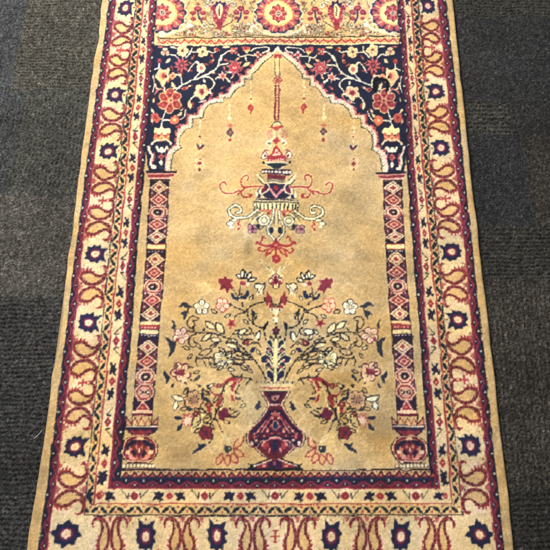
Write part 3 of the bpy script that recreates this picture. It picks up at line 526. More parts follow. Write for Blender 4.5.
bfill([(164.4,369.6),(166.6,373),(170.4,377),(168.6,381),(165.6,384),(166,379),(163.6,375)], V); leaf(197,379,11.3,3.9,-62,V); leaf(208.4,387,7.7,3.6,62,V); leaf(207,400.4,10.8,3.9,38,V)
flower(194.2,400.2,9.4,8,c8(220,176,128),BK,c8(170,120,110),rot=.2,ow=1,pw=.4,cr=.28)
leaf(178.4,398.6,14.4,6.2,18,c8(242,230,190),BK,ow=1.); leaf(175.8,405.6,10.3,6.2,-62,c8(242,236,200),BK,ow=.9)
star(187.6,420.4,4.4,8.6,8,c8(206,80,76),both=True,rot=.25); star(187.8,420.8,3.4,6.4,8,c8(242,206,180),both=True,rot=.3); leaf(196.6,421.4,16.1,8.3,-58,c8(210,190,130),BK,ow=1.); bspl([(201.4,413.4),(203,416),(201.4,424),(193.4,432),(192,426)],1.1,c8(240,226,170)); leaf(179.6,427.4,10.3,4.7,-46,V); leaf(177.8,417.8,8.9,3.9,12,V)
# the two red birds either side of the vase
bspl([(231,373.6),(235,377),(242,377.2),(247,378.2),(250.8,379),(248.4,382),(246.6,384.8)],1.5,BK); bspl([(241.6,377),(242.4,373.6)],1.2,BK); bspl([(250.8,379),(252.6,380.6)],1.1,BK)
bfill([(232,376.4),(237,378.4),(243.6,378.6),(240.6,382),(236.4,384.2),(235,388),(236.4,393),(237.4,398),(235.6,403),(232,401),(230.6,395.6),(230.4,389),(232.4,383.6),(234,380.6),(230,381.6),(227,385),(222.4,386.4),(218,385.6),(223,382.4),(227.4,379)], c8(186,46,60)); bspl([(234.8,381),(237.4,380.4),(240.4,379.6)],1,c8(232,150,120)); bspl([(233.4,388),(233.4,395),(235,400)],.9,c8(224,130,110))
bspl([(227.6,381.6),(224.4,386),(222.6,392),(220.6,394)],1.9,BK); bfill([(212.6,393.8),(218,393.6),(222.4,394.6),(223.8,399),(221.4,404.4),(217.4,408.4),(215.6,405.4),(217.6,401),(217,397.4),(213.4,396)], c8(180,48,64)); bspl([(223.6,399),(220.6,406),(216,410.6),(214.8,416)],2,BK); bspl([(225.4,397.6),(223,405),(218.6,411)],1,c8(242,226,170)); bell(209.6,410.4,1.7,3,c8(196,54,64)); bspl([(212,405),(210.6,414.4)],.8,c8(240,220,160))
flower(223.4,414.2,5.8,4,c8(136,40,74),c8(110,34,66),c8(96,40,90),rot=.3,pw=.6,ow=.5); leaf(235,413.6,12.7,4.4,-24,GOLD,BK,ow=1.1); bspl([(227,417),(231.6,417.6),(236,416.6)],1.3,BK)
bfill([(249,408.6),(252.4,408.4),(255,404),(258,403.4),(258.4,400.6),(260.4,402),(259.8,405.6),(261,407),(258,410.6),(255.4,409)], c8(48,48,74)); 
leaf(207.2,418.4,12.7,7.0,-52,c8(206,170,100),BK,ow=.9); flower(205.6,432.8,6.8,5,c8(166,50,70),c8(70,36,56),c8(96,50,90),rot=.6,ow=.8,pw=.52)
bspl([(212.4,434),(210.6,440),(206,445)],1.3,BK,dash=(2.6,1.8)); bfill([(197,441.4),(200.6,444.4),(206,442.8),(204.6,447),(200.4,450),(196,451.4),(192.2,453.6),(194.4,449.6),(199,447)], V)
bspl([(214.6,417),(218.6,424),(221.4,430),(225.6,436.6),(231.6,443.4)],1.1,BK,dash=(2.6,1.7)); leaf(218.4,440,26.4,7.8,84,c8(214,184,124)); leaf(225.6,438.4,15.6,5.2,52,c8(226,200,146))
for x1, y1, x2, y2 in ((218.4,462.6,222.4,455),(226.8,463.6,228.4,456),(235.6,461.8,232.4,454.4),(241.4,456,235,450.6),(241.4,439.6,235,446.4)):
    cxm, cym = (x1+x2)/2, (y1+y2)/2; an = math.degrees(math.atan2(y1-y2, x1-x2)); leaf(cxm+(x2-228)*.1, cym, math.hypot(x1-x2, y1-y2)*1.55, 6.4, an, c8(218,172,116), c8(180,66,64), ow=1.25)
bfill([(224,445.4),(231,446),(232.4,449.6),(228.6,452.6),(224.4,451)], c8(44,52,60)); bell(229.4,448.6,.9,.9,CREAM)
CR = c8(232,212,160)
# fuller spray: side leaves, twigs and small petals
for x, y, l, w, a in ((214,346,9,3.6,-20),(222,350,8,3.2,30),(229,353,8,3,-30),(213,366,9,3.6,24),(221,368,8,3.2,-30),(231,370,8,3,20),(199,346,8,3.6,50),(196,372,7,3,-20),(240,337,8,3.2,60),(236,332,7,3,-40),(234,341,7,3,20),(252,335,7,3,-80),(246,322,7,3,40),(258,352,7,3,60),(244,368,9,3,30),(250,371,8,3,40),(228,316,7,3,-20),(214,312,7,3.4,30),(240,296,6,2.6,-50),(251,298,7,3,-60),(186,348,7,3.2,30),(190,356,7,3,-40)):
    leaf(x,y,l,w,a,(CR, GOLD, CR)[int(x) % 3],BK,ow=1.0)
for x, y, l, w, a in ((206,393,9,4,40),(211,386,8,3.4,-30),(200,388,7,3,60),(216,399,9,3.6,-60),(202,411,8,3.6,20),(198,431,8,3.6,-20),(212,427,7,3,60),(226,422,8,3.4,30),(232,408,7,3,-10),(243,406,7,3,-30),(184,409,8,3.6,-10),(186,391,7,3.4,-50)):
    leaf(x,y,l,w,a,CR if int(x) % 2 else c8(214,176,118),BK,ow=1.0)
for x, y, l, w, a in ((203,396,7,2.8,80),(189,410,6,2.6,30),(216,420,7,2.8,50),(207,444,6,2.6,-30),(237,398,6,2.4,70),(217,335,5,2.4,60),(238,349,6,2.6,40),(204,330,5,2.2,-50),(226,363,5,2.2,-50),(248,366,5,2.4,50),(172,385,6,2.8,-50),(186,384,6,2.6,60),(256,318,5,2.4,-60)): leaf(x,y,l,w,a,V)
for pts in ([(188,377),(194,383),(202,388),(208,394)],[(183,384),(190,392)],[(200,406),(206,412),(212,420)],[(196,424),(202,420),(210,416)],[(222,352),(230,360),(244,366)],[(226,342),(232,336)],[(214,346),(222,341)],[(212,366),(222,361)],[(240,384),(236,392),(240,400)],[(221,394),(226,390),(232,386)]): bspl(pts, 1.15, BK, dash=(3.6,2.8))
for x, y, r in ((209,405,3.4),(196,414,3),(219,386,2.6),(246,343,3)): flower(x, y, r, 4, c8(172,56,66), BK, c8(220,170,120), rot=x, ow=.6)
bspl([(240.6,379.4),(237,383),(234.6,389),(234.4,396),(236,402)],1.0,CR); bspl([(219,387.6),(213,386)],1.3,c8(176,56,66)); bspl([(213,394),(210,391)],1.2,c8(176,56,66)); bspl([(230.4,384),(226,390),(225,397),(220.6,405)],1.0,CR)
# ---- vase
sym([(19.6,381.4),(17.4,388.6),(12.6,391.6)], c8(232,204,150)); syl([(18.6,382),(0,383)], 3.0, c8(238,216,160)); syl([(19.4,382),(0,382.8)], 2.4, c8(52,46,46), dash=(1.9,.8)); syl([(17.6,387.6),(0,388)], 1.6, c8(184,60,58)); syl([(17,387.6),(0,388)], .9, PEACH, dash=(2.4,1)); syl([(16.6,390),(0,390.4)],.8,CREAM)
prof = [(12.8,391.6),(11,396),(7.4,401),(5.8,404.6),(7.8,409.6),(12,416),(17,422.4),(22.4,427),(26.4,431.6),(27.8,438),(26.4,444),(22.6,447.8),(18.4,447.4),(14.4,452),(10.8,455.6),(7.6,458)]
from_ = lambda k: [(x+k, y) for x, y in prof]
sym(from_(2.4), BK); sym(from_(1.5), c8(232,206,160)); sym(prof, c8(118,42,60))
syl([(12,391.8),(0,391.8)], 1.2, BK); sym([(10,393),(5,399),(4.4,402),(0,402.6)], c8(66,42,66)); sym([(4,396),(3,400),(0,401)], c8(214,140,130)); ell(C(399),398.6,1.1,1.1,DARK); syl([(6,404.6),(0,404.6)], 1.4, c8(240,190,170)); syl([(5,403),(0,403)], .9, BK)
VN, VM, VP, VC = c8(48,36,66), c8(118,34,60), c8(214,104,98), c8(236,176,140)
sym([(x-2.2, y) for x, y in prof[4:11] if x > 3]+[(15,446),(8,440),(3,437)], VN)
for (u0,y0_,u1,y1_) in ((0,409.6,5,414.5),(5,414.5,11.6,423.5),(11.6,423.5,20,431.5),(20,431.5,23,438)): syl([(u0,y0_+1.4),(u1,y1_+1.4)], 2.3, VM)
sym([(1.2,413),(9,424),(13.5,430),(17,436),(12,438.4),(6,436.4),(2,434.6)], VM)
for pts, w, col in (([(0,411.4),(5.4,418.6),(10,426),(6.4,431.4),(2.4,434.6)],1.5,VP),([(9.6,421),(15.4,428),(19.6,433)],1.4,VP),([(10,426.6),(13.4,431),(10.4,436.4)],1.3,VC),([(13.4,431),(18,437)],1.2,VP)): stroke([(C(y)-x, y) for x, y in pts], w, col); stroke([(C(y)+x, y) for x, y in pts], w, col)
for x, y, rx, ry, col, a_ in ((5.2,421.6,1.9,1.7,VN,0),(7.4,426.6,1.7,2.2,VN,.3),(4.4,431.6,1.8,1.6,VN,0),(11.8,433.6,1.5,1.7,VN,0),(15.4,434.6,1.5,1.5,VN,0),(3.6,413.4,1.2,1.2,VC,0),(0,414.6,1.7,2,VP,0),(3.2,418,1.1,1.2,VC,0),(8.2,431.4,1.3,1.4,VC,0),(20.6,437,1.5,2.4,VP,0),(23.4,436.4,1.3,2.2,VM,0),(18.4,440.6,1.8,1.4,VC,0),(13.4,426.6,1.2,1.2,VC,0),(17.4,430.6,1.1,1.1,VC,0),(21.4,433.6,1,1.2,VC,0),(4.4,426,1,1.4,VP,0)): se(x,y,rx,ry,col,a_)
ell(C(426),425.4,3.5,5.2,VC); ell(C(426),425.4,2.7,4.4,c8(42,54,84))
syl([(19.4,446.8),(16.4,443),(13,440.8),(9.6,441.4),(6.4,438.6),(2.6,437.4),(0,437.6)], 2.1, c8(238,160,150)); syl([(19,445.4),(15.4,441.6),(12,439.6),(8,439.4),(5,436.6),(0,435.8)], 1.1, BK)
sym([(4.4,439),(6,444),(5,450),(2,454),(0,456)], c8(90,36,66)); ell(C(446),446,2.6,6.2,c8(38,42,72)); se(9,446,2.6,3.8,c8(196,52,72),.4); se(11.6,444.4,1.3,2.2,c8(238,150,130),.5); se(5.8,450.4,1.2,2.4,c8(236,140,130),.4); se(15.6,446.6,1.9,1.7,c8(70,40,76)); se(23.6,443.4,1.5,1.8,c8(242,220,190))
sym([(7.6,458),(9,460),(12,461.4)], BK); sym([(6,457.6),(10.6,460),(20,463.6),(25.4,465.4),(26.4,468.8)], BK); sym([(5,458.6),(10.6,461.6),(18,464.6),(20,468.2)], c8(160,48,72)); sym([(3,460),(7,463),(7,467.6)], c8(60,40,74)); syl([(4,459.4),(10,462.2),(17,464.8),(22,466)], 1.2, c8(240,220,190)); se(11,465.8,2.2,1.3,c8(236,150,130)); ell(C(463),463.4,1.6,2.2,c8(190,80,100)); syl([(24,466),(27,464.4)], 1.1, BK); stroke([(C(468)-27,468.6),(C(468)+27,468.8)], 1.5, BK)
# ---- columns (left drawn from the survey, right the same design on its own axis)
def column(side):
    sg = 1 if side == 'l' else -1
    ax = (lambda y: interp([(172,161.4),(180,159.9),(250,156),(320,150.0),(346,147.9),(400,143.4),(425,141.4),(450,139.2),(468,138.4)], y)) if side == 'l' else \
         (lambda y: interp([(172,391.4),(180,392.6),(250,395.3),(320,400),(346,402.6),(400,406.2),(425,408),(450,410),(468,411.4)], y))
    X = lambda u, y: float(ax(y))+sg*u
    P = lambda pts, col: fill([(X(u, y), y) for u, y in pts], col)
    Sy = lambda pts, col: fill([(X(-u, y), y) for u, y in pts]+[(X(u, y), y) for u, y in pts[::-1]], col)
    Ln = lambda pts, w, col, **k: stroke([(X(u, y), y) for u, y in pts], w, col, **k)
    El = lambda u, y, rx, ry, col, a=0: ell(X(u, y), y, rx, ry, col, a*sg)
    Sy([(15.2,171),(14.6,173),(10,180.4)], c8(206,92,90)); Sy([(15.4,171),(15,173)], BK); Ln([(-14,173.8),(14,173.8)], 1.2, c8(236,180,160)); Ln([(-12.6,176.2),(12.6,176.2)], 1.3, c8(150,44,64)); Ln([(-11.4,178.4),(11.4,178.4)], 1.5, c8(240,206,180)); Ln([(-10,180.2),(10,180.2)], 1, BK)
    hw = lambda y: float(interp([(180,9.2),(250,9.3),(330,9.6),(415,9.8)], y))
    Sy([(hw(y), y) for y in (181,200,244)], c8(52,36,50)); Sy([(hw(y), y) for y in (244,322)], c8(58,40,60)); Sy([(hw(y), y) for y in (322,416)], c8(58,40,60))
    for s in (-1, 1): Ln([(s*hw(y), y) for y in np.linspace(181, 415, 20)], 1.1, c8(36,34,52))
    def dm(y, h, kind):
        w = hw(y)-.2; D = lambda f, col: P([(-w*f, y), (0, y-h*f), (w*f, y), (0, y+h*f)], col)
        O = lambda f, col: P([(-w*f, y-h*f*.35), (-w*f*.5, y-h*f), (w*f*.5, y-h*f), (w*f, y-h*f*.35), (w*f, y+h*f*.35), (w*f*.5, y+h*f), (-w*f*.5, y+h*f), (-w*f, y+h*f*.35)], col)
        if kind == 'w': D(1.08, c8(230,200,156)); D(.80, c8(84,46,54)); D(.70, c8(232,204,162)); D(.36, c8(184,60,66))
        if kind == 'p': D(1.08, c8(228,182,146)); D(.80, c8(170,58,66)); D(.5, c8(230,184,150)); D(.28, c8(190,76,78))
        if kind == 'o': O(1.04, c8(228,196,156)); O(.86, c8(176,66,74)); O(.72, c8(228,202,162)); O(.5, c8(170,70,74)); O(.40, c8(36,44,56)); O(.16, CREAM)
        if kind == 'b': O(1.04, c8(226,180,144)); O(.84, c8(160,56,70)); O(.68, c8(220,166,136)); P([(-w*.5,y-h*.4),(0,y),(w*.5,y-h*.4),(w*.5,y+h*.4),(0,y),(-w*.5,y+h*.4)], BK); El(-w*.36,y,1.1,1.1,WHITE); El(w*.36,y,1.1,1.1,WHITE)
    for ys_, ks in (((187.4,199.4,212,224.4,236.6),'wpopw'),((259.3,272.6,286.6,300.2,314),'wpopw'),((347,361.4,376.4,392),'wpob')):
        for i, (y, k) in enumerate(zip(ys_, ks)):
            h = (ys_[min(i+1, len(ys_)-1)]-ys_[max(i-1, 0)])/(2 if 0 < i < len(ys_)-1 else 1)*.5
            if i: 
                ym = (y+ys_[i-1])/2
                for s in (-1, 1): P([(s*(hw(ym)-.6), ym-4.8), (s*(hw(ym)-5.4), ym), (s*(hw(ym)-.6), ym+4.8)], c8(156,62,76)); El(s*(hw(ym)-2.4), ym, 1.3, 1.5, c8(50,44,74)); El(s*(hw(ym)-2.4), ym, .8, .8, WHITE)
            dm(y, h*1.02, k)
    def bars(y0, seq):
        y = y0
        for h, col, dc in seq:
            Sy([(hw(y)-.2, y), (hw(y)-.2, y+h)], col)
            if dc is not None: Ln([(-hw(y)+1.6, y+h/2), (hw(y)-1.6, y+h/2)], min(1.3, h*.5), dc, dash=(3.2, 1.9))
            y += h
    bars(243.4, [(1,RED,None),(4.2,c8(240,212,150),None),(1,c8(200,90,70),None),(3.4,c8(40,38,54),c8(210,190,180))])
    bars(321.4, [(3.2,c8(240,212,150),None),(1.2,c8(200,80,66),None),(3.4,c8(186,56,66),c8(240,170,150)),(.9,BK,None),(3.6,c8(240,216,160),None),(3.6,c8(40,36,54),c8(220,190,190))])
    P([(-7.4,411),(0,398.6),(7.4,411)], c8(240,190,160)); P([(-5.2,409.6),(0,401.4),(5.2,409.6)], c8(186,52,66)); P([(-2.2,408.6),(0,405),(2.2,408.6)], c8(236,140,120))
    Sy([(9.8,410.6),(9.8,413.2)], c8(240,200,160)); Sy([(9.8,413.2),(9.8,415.8)], c8(120,36,60))
    Sy([(9.8,415.8),(9.8,425)], GOLD); 
    for x in (-6.6, 0, 6.6): P([(x-3.4,424.8),(x,417.4),(x+3.4,424.8)], c8(232,196,130)); Ln([(x-3.4,424.8),(x,417.4),(x+3.4,424.8)], .9, c8(176,76,70))
    for s in (-1, 1): P([(s*9.6,424.8),(s*16,417),(s*16.3,425.4)], c8(226,160,120)); Ln([(s*9.6,424.8),(s*16,417),(s*16.3,430)], 1.1, c8(90,36,56)); Ln([(s*9.8,415.6),(s*10,424)], 1, BK)
    Sy([(16.4,424.8),(16.4,428)], c8(72,40,58)); Ln([(-15.6,426.2),(15.6,426.2)], 1.5, c8(236,232,200))
    Sy([(16,428),(13.6,431.4),(8.6,435.4)], c8(52,46,72)); Sy([(11,431),(6,435.4)], c8(160,52,80)); 
    for x in (-9, 0, 9): P([(x-3.4,434.6 if x == 0 else 432.4),(x,429.4),(x+3.4,434.6 if x == 0 else 432.4)], c8(190,56,70))
    oc = [(9,436.4),(14.6,439.6),(18,445),(18.2,453),(15,459),(11,462.6)]
    Sy([(u+.6, y) for u, y in oc], BK); Sy([(u-.7, y) for u, y in oc], c8(240,196,150)); Sy([(u-2.0, y+.4) for u, y in oc[:-1]]+[(8.4,460.8)], c8(134,44,62)); Sy([(5,438.6),(10.6,441.4),(14,446),(14,452.6),(11,457.4),(6,460)], c8(214,150,112)); Sy([(3,440),(7,443),(9,448),(8,454),(4,458)], c8(150,52,64))
    for s in (-1, 1):
        for u, y, rx, ry, c_, a in ((7.4,443,5.4,2.4,c8(48,42,70),.5),(12.4,447,2,3.6,c8(58,42,72),0),(11.4,452.6,2.6,2.2,c8(240,200,160),0),(4.6,453.4,4.6,1.9,c8(50,40,66),-.9),(8.6,450,2.2,1.4,c8(232,140,110),.4),(7,458,2.4,1.7,c8(236,160,140),0),(3,447,1.4,2,c8(232,140,110),0),(12.6,456.6,1.7,1.7,c8(190,60,70),0),(2.2,456.4,1,1.7,c8(230,120,110),0)): El(s*u, y, rx, ry, c_, a*s)
    El(0,438.6,3.6,1.5,c8(240,206,160)); El(0,442.6,1.6,2.6,c8(90,40,60)); El(0,450,1.2,2,c8(240,220,190)); El(0,459,2,1.4,c8(206,90,90))
    Sy([(15.6,463),(17.4,468.6)], c8(120,92,70))
    for i in range(-4, 5): El(i*3.7,465.8,1.5,1.9,c8(238,222,180),.2)
    Ln([(-11,462.9),(11,462.9)], 1, c8(70,40,50))
column('l'); column('r')
def boxmax(m, r):
    c = np.cumsum(np.pad(m.astype(np.int32), ((r+1, r), (0, 0))), 0); m = (c[2*r+1:]-c[:-2*r-1]) > 0
    c = np.cumsum(np.pad(m.astype(np.int32), ((0, 0), (r+1, r))), 1); return (c[:, 2*r+1:]-c[:, :-2*r-1]) > 0
gld = np.abs(cv-GOLD).sum(2) < .02; dk = (cv.sum(2) < 1.35); hal = boxmax(dk, 4) & gld
cv[hal] = cv[hal]*.74+c8(236,210,150)*.26; hal = boxmax(hal, 5) & (np.abs(cv-GOLD).sum(2) < .02); cv[hal] = cv[hal]*.92+c8(238,206,150)*.08
del gld, dk, hal
ghost = c8(217,188,134)
for pts in ([(196,288),(203,284),(210,289),(205,293),(198,297)],[(203,284),(207,279)],[(190,292),(198,290)],[(226,388),(238,396),(250,392),(256,400),(250,412),(244,420)],[(212,372),(200,368),(186,372)],[(246,392),(252,386),(262,390)],[(216,380),(206,384),(198,390)],[(226,404),(240,410),(252,424),(246,432)],[(256,340),(250,336)],[(236,426),(242,430),(240,440)],[(206,440),(212,452),(216,446)],[(180,384),(190,386),(200,380)],[(240,300),(250,302)],[(258,320),(262,314),(259,308)]):
    bspl(pts, 3.0, ghost)
# ---- wear and stains in the wool, and light on the folds painted pale
def stain_or_light(x, y, rx, ry, col, k, a=0):
    p = np.array([(x-rx*2, y-ry*2), (x+rx*2, y+ry*2)], float); sl, X, Y = box(p, 0)
    d = ((X-x)/rx)**2+((Y-y)/ry)**2; m = (k*np.exp(-d*1.4))[..., None]
    cv[sl] = cv[sl]*(1-m)+col*m
stain_or_light(352,196,22,16,c8(160,140,98),.34); stain_or_light(338,228,14,18,c8(158,138,98),.28); stain_or_light(326,258,16,10,c8(160,136,94),.26); stain_or_light(192,330,26,60,c8(176,136,80),.13); stain_or_light(372,330,22,60,c8(168,132,80),.17); stain_or_light(300,170,30,14,c8(176,140,84),.12); stain_or_light(232,455,30,8,c8(170,126,70),.2); stain_or_light(368,430,16,22,c8(168,128,74),.2)
stain_or_light(248,250,5,11,c8(90,86,60),.42); stain_or_light(246,234,4,6,c8(244,226,180),.4); stain_or_light(300,236,9,12,c8(246,226,180),.22); stain_or_light(226,400,14,9,c8(236,212,150),.22); stain_or_light(248,402,12,20,c8(236,214,154),.38); stain_or_light(222,385,14,6,c8(236,214,154),.2)  # pale patches beside the vase paint the light caught by the folds
stain_or_light(258,382,5,9,c8(150,104,54),.3); stain_or_light(340,380,16,10,c8(120,90,50),.25); stain_or_light(332,294,9,7,c8(244,222,170),.35); stain_or_light(205,288,12,8,c8(244,222,170),.3); stain_or_light(232,436,10,14,c8(240,218,160),.22); stain_or_light(330,440,8,12,c8(240,218,160),.3)
stain_or_light(238,128,20,6,c8(170,128,70),.12); stain_or_light(180,455,14,10,c8(150,108,60),.22); stain_or_light(320,255,16,9,c8(170,140,90),.18); stain_or_light(200,375,20,8,c8(236,210,150),.2); stain_or_light(295,392,10,8,c8(180,140,80),.18)
for n, (wx, wy) in enumerate(((210,300),(340,330),(212,404),(300,450),(260,398))):
    pts = [(wx+rs.uniform(-16,16), wy+rs.uniform(-9,9)) for _ in range(4)]
    pts.sort(); q = spl(pts)
    for a in q[::2]: stain_or_light(a[0], a[1], 1.6, 1.6, c8(244,220,168), .22)

# ================================================================ the place
rn = np.random.RandomState(11)
sc = bpy.context.scene
# camera geometry: f in units of the 550-wide frame; U, V = floor axes seen from the camera
F_, CXY, HC, ZR = 590., 275., None, .0105
U = np.array([1, .0095, -.01]); U /= np.linalg.norm(U)
V = np.array([22., -1693., 590.]); V -= U*V.dot(U); V /= np.linalg.norm(V)
N = np.cross(U, V)
def ray(x, y):
    x, y = np.broadcast_arrays(np.asarray(x, float), np.asarray(y, float))
    d = np.stack([(x-CXY)/F_, (y-CXY)/F_, np.ones(x.shape)], -1)
    return np.stack([d@U, d@V, d@N], -1)
def ground(x, y, h):                       # floor-plane point under a viewing direction
    D = ray(x, y); t = -h/D[..., 2]; return D[..., 0]*t, D[..., 1]*t
H = .95/(ground(485., 275., 1.)[0]-ground(64., 275., 1.)[0])
H = float(H)                               # camera height above the pile for a 95 cm wide rug
CAMZ = H+ZR

def lin(c): c = np.clip(c, 0, 1); return np.where(c <= .04045, c/12.92, ((c+.055)/1.055)**2.4)
def vnoise(shape, cell, seed, oct_=1):
    out = np.zeros(shape, np.float32); amp = 1.; tot = 0
    cy, cx_ = (cell if isinstance(cell, tuple) else (cell, cell))
    for o in range(oct_):
        r = np.random.RandomState(seed+o); gy, gx = int(shape[0]/cy)+3, int(shape[1]/cx_)+3
        g = r.randn(gy, gx).astype(np.float32)
        y = np.arange(shape[0])/cy; x = np.arange(shape[1])/cx_
        yi, xi = y.astype(int), x.astype(int); fy = y-yi; fx = x-xi; fy = fy*fy*(3-2*fy); fx = fx*fx*(3-2*fx)
        fy = fy[:, None]; fx = fx[None, :]
        out += amp*((g[yi][:, xi]*(1-fx)+g[yi][:, xi+1]*fx)*(1-fy)+(g[yi+1][:, xi]*(1-fx)+g[yi+1][:, xi+1]*fx)*fy)
        tot += amp*amp; amp *= .5; cy = max(cy/2, 1); cx_ = max(cx_/2, 1)
    return out/math.sqrt(tot)/.6

def obj(name, co, faces, mat, parent=None, col=None, smooth=True):
    me = bpy.data.meshes.new(name); co = np.asarray(co, np.float32); faces = np.asarray(faces, np.int32)
    me.vertices.add(len(co)); me.vertices.foreach_set('co', co.ravel())
    me.loops.add(faces.size); me.loops.foreach_set('vertex_index', faces.ravel())
    me.polygons.add(len(faces)); me.polygons.foreach_set('loop_start', np.arange(0, faces.size, faces.shape[1], dtype=np.int32))
    me.polygons.foreach_set('loop_total', np.full(len(faces), faces.shape[1], np.int32))
    me.polygons.foreach_set('use_smooth', np.full(len(faces), smooth)); me.update(calc_edges=True)
    if col is not None:
        at = me.color_attributes.new('wool', 'FLOAT_COLOR', 'POINT')
        at.data.foreach_set('color', np.concatenate([col, np.ones((len(col), 1))], 1).astype(np.float32).ravel())
    me.materials.append(mat); o = bpy.data.objects.new(name, me); sc.collection.objects.link(o); o.parent = parent
    return o
def sub(co, faces, col, keep):
    f = faces[keep]; u, inv = np.unique(f, return_inverse=True)
    return co[u], inv.reshape(f.shape), (None if col is None else col[u])
def gridfaces(r, c):
    i = np.arange(r*c).reshape(r, c); return np.stack([i[:-1,:-1], i[:-1,1:], i[1:,1:], i[1:,:-1]], -1).reshape(-1, 4)

def fibre(name, rough, sheen, scale, depth, tint=None, var=.1, base=None, dist=.0006):
    m = bpy.data.materials.new(name); m.use_nodes = True; nt = m.node_tree; nd = nt.nodes; lk = nt.links; b = nd['Principled BSDF']
    b.inputs['Roughness'].default_value = rough; b.inputs['Specular IOR Level'].default_value = .15
    b.inputs['Sheen Weight'].default_value = sheen; b.inputs['Sheen Roughness'].default_value = .5
    tc = nd.new('ShaderNodeTexCoord'); nz = nd.new('ShaderNodeTexNoise'); nz.inputs['Scale'].default_value = scale; nz.inputs['Detail'].default_value = 2.5
    lk.new(tc.outputs['Object'], nz.inputs['Vector'])
    mp = nd.new('ShaderNodeMapRange'); mp.inputs['From Min'].default_value = .3; mp.inputs['From Max'].default_value = .7; mp.inputs['To Min'].default_value = 1-var; mp.inputs['To Max'].default_value = 1+var
    lk.new(nz.outputs['Fac'], mp.inputs['Value'])
    mx = nd.new('ShaderNodeMix'); mx.data_type = 'RGBA'; mx.blend_type = 'MULTIPLY'; mx.inputs['Factor'].default_value = 1
    if base is None:
        at = nd.new('ShaderNodeAttribute'); at.attribute_name = 'wool'; lk.new(at.outputs['Color'], mx.inputs['A'])
    else: mx.inputs['A'].default_value = (*base, 1)
    cb = nd.new('ShaderNodeCombineXYZ')
    for k in range(3): lk.new(mp.outputs['Result'], cb.inputs[k])
    lk.new(cb.outputs[0], mx.inputs['B']); lk.new(mx.outputs['Result'], b.inputs['Base Color'])
    bp = nd.new('ShaderNodeBump'); bp.inputs['Strength'].default_value = depth; bp.inputs['Distance'].default_value = dist
    lk.new(nz.outputs['Fac'], bp.inputs['Height']); lk.new(bp.outputs['Normal'], b.inputs['Normal'])
    return m
m_pile = fibre('rug_wool_pile', .95, .10, 900, .55, var=.13)
m_band = fibre('rug_plain_wool', .95, .10, 700, .5, var=.12)
m_floor = fibre('carpet_tile_loops', .95, .06, 620, .9, var=.22, dist=.001)
m_cot = fibre('undyed_cotton', .9, .1, 800, .5, var=.1, base=(.5,.42,.28))
m_jute = fibre('rug_backing_weave', .9, 0, 500, .5, var=.2, base=(.30,.22,.13))
m_lint = fibre('white_lint', .9, .2, 900, .2, var=.05, base=(.72,.72,.68))

# ---------------------------------------------------------------- the rug: one vertex per knot
yy = np.linspace(-60, 580, 4000); vv = ground(275., yy, H)[1]
KN = .00148
nr = int((vv.max()-vv.min())/KN); vrow = np.linspace(vv.max(), vv.min(), nr); yrow = np.interp(-vrow, -vv, yy)
nc = 650; s = np.linspace(0, 1, nc)
en = vnoise((1, nr), 46, 5, 2)[0]*.42; en2 = vnoise((1, nr), 52, 9, 2)[0]*.28
xl_ = L(0, yrow)+en; xr_ = R(0, yrow)+en2
PX = xl_[:, None]+(xr_-xl_)[:, None]*s[None, :]; PY = np.repeat(yrow[:, None], nc, 1)
# every knot takes one colour of the design; hand weaving nudges knots off the drawing
KX = 500; kj = (s*KX).astype(int).clip(0, KX-1); rowk = np.arange(nr)*KN/.00190; ki = rowk.astype(int); KY = int(ki.max())+1
sk = (np.arange(KX)+.5)/KX; yk = np.interp((np.arange(KY)+.5)*.00190/KN, np.arange(nr), yrow)
KPX = np.interp(yk, yrow, xl_)[:, None]*(1-sk)[None, :]+np.interp(yk, yrow, xr_)[:, None]*sk[None, :]; KPY = np.repeat(yk[:, None], KX, 1)
KPX += vnoise((KY, KX), 8, 21)*.26+rn.randn(KY, KX)*.15; KPY += vnoise((KY, KX), 8, 22)*.26+rn.randn(KY, KX)*.15
kc = np.zeros((KY, KX, 3), np.float32); dy_ = .5
for ox in (-.2, 0., .2):
    for oy in (-.2, 0., .2):
        kc += cv[((KPY+oy-Y0)*S).astype(int).clip(0, CH-1), ((KPX+ox-X0)*S).astype(int).clip(0, CW-1)]
kc /= 9
kc *= (1+.045*rn.randn(KY, KX))[..., None]
colr = kc[ki][:, kj]
# neighbouring tufts lean into each other a little
c2 = colr.copy(); c2[1:-1] = .76*colr[1:-1]+.12*(colr[2:]+colr[:-2]); c3 = c2.copy(); c3[:, 1:-1] = .76*c2[:, 1:-1]+.12*(c2[:, 2:]+c2[:, :-2]); colr = c3
colr = lin(colr); gr = colr.mean(2, keepdims=True); colr = (colr*.88+gr*.12)**1.14
rw = np.clip((colr[..., 0]-colr[..., 1])/(colr[..., 0]+.02)*1.5-.62, 0, 1); gr = colr.mean(2, keepdims=True); rw = rw[..., None]; colr = (colr*(1-.16*rw)+gr*.16*rw)*(1-.44*rw)   # madder reds are dyed deeper than the golds
# dye lots and wear: slow streaks along the rows, blotches, single-knot variation
mott = 1+.035*vnoise((nr, nc), (12, 26), 31, 3)+.06*vnoise((nr, nc), (56, 62), 41, 3)+.05*rn.randn(nr, nc)+.05*vnoise((nr, nc), 3, 51)-.10*np.clip(vnoise((nr, nc), (20, 34), 131, 3)-1.1, 0, 1.4)
warm = .04*vnoise((nr, nc), (40, 60), 61, 3)
lum = colr.mean(2); gain = np.clip(mott, .7, 1.3)
colr = colr*gain[..., None]*np.stack([1+warm*.4, 1-warm*.2, 1-warm*1.6], -1)
ALB = .97
colr = np.clip(colr*ALB, .004, .85)
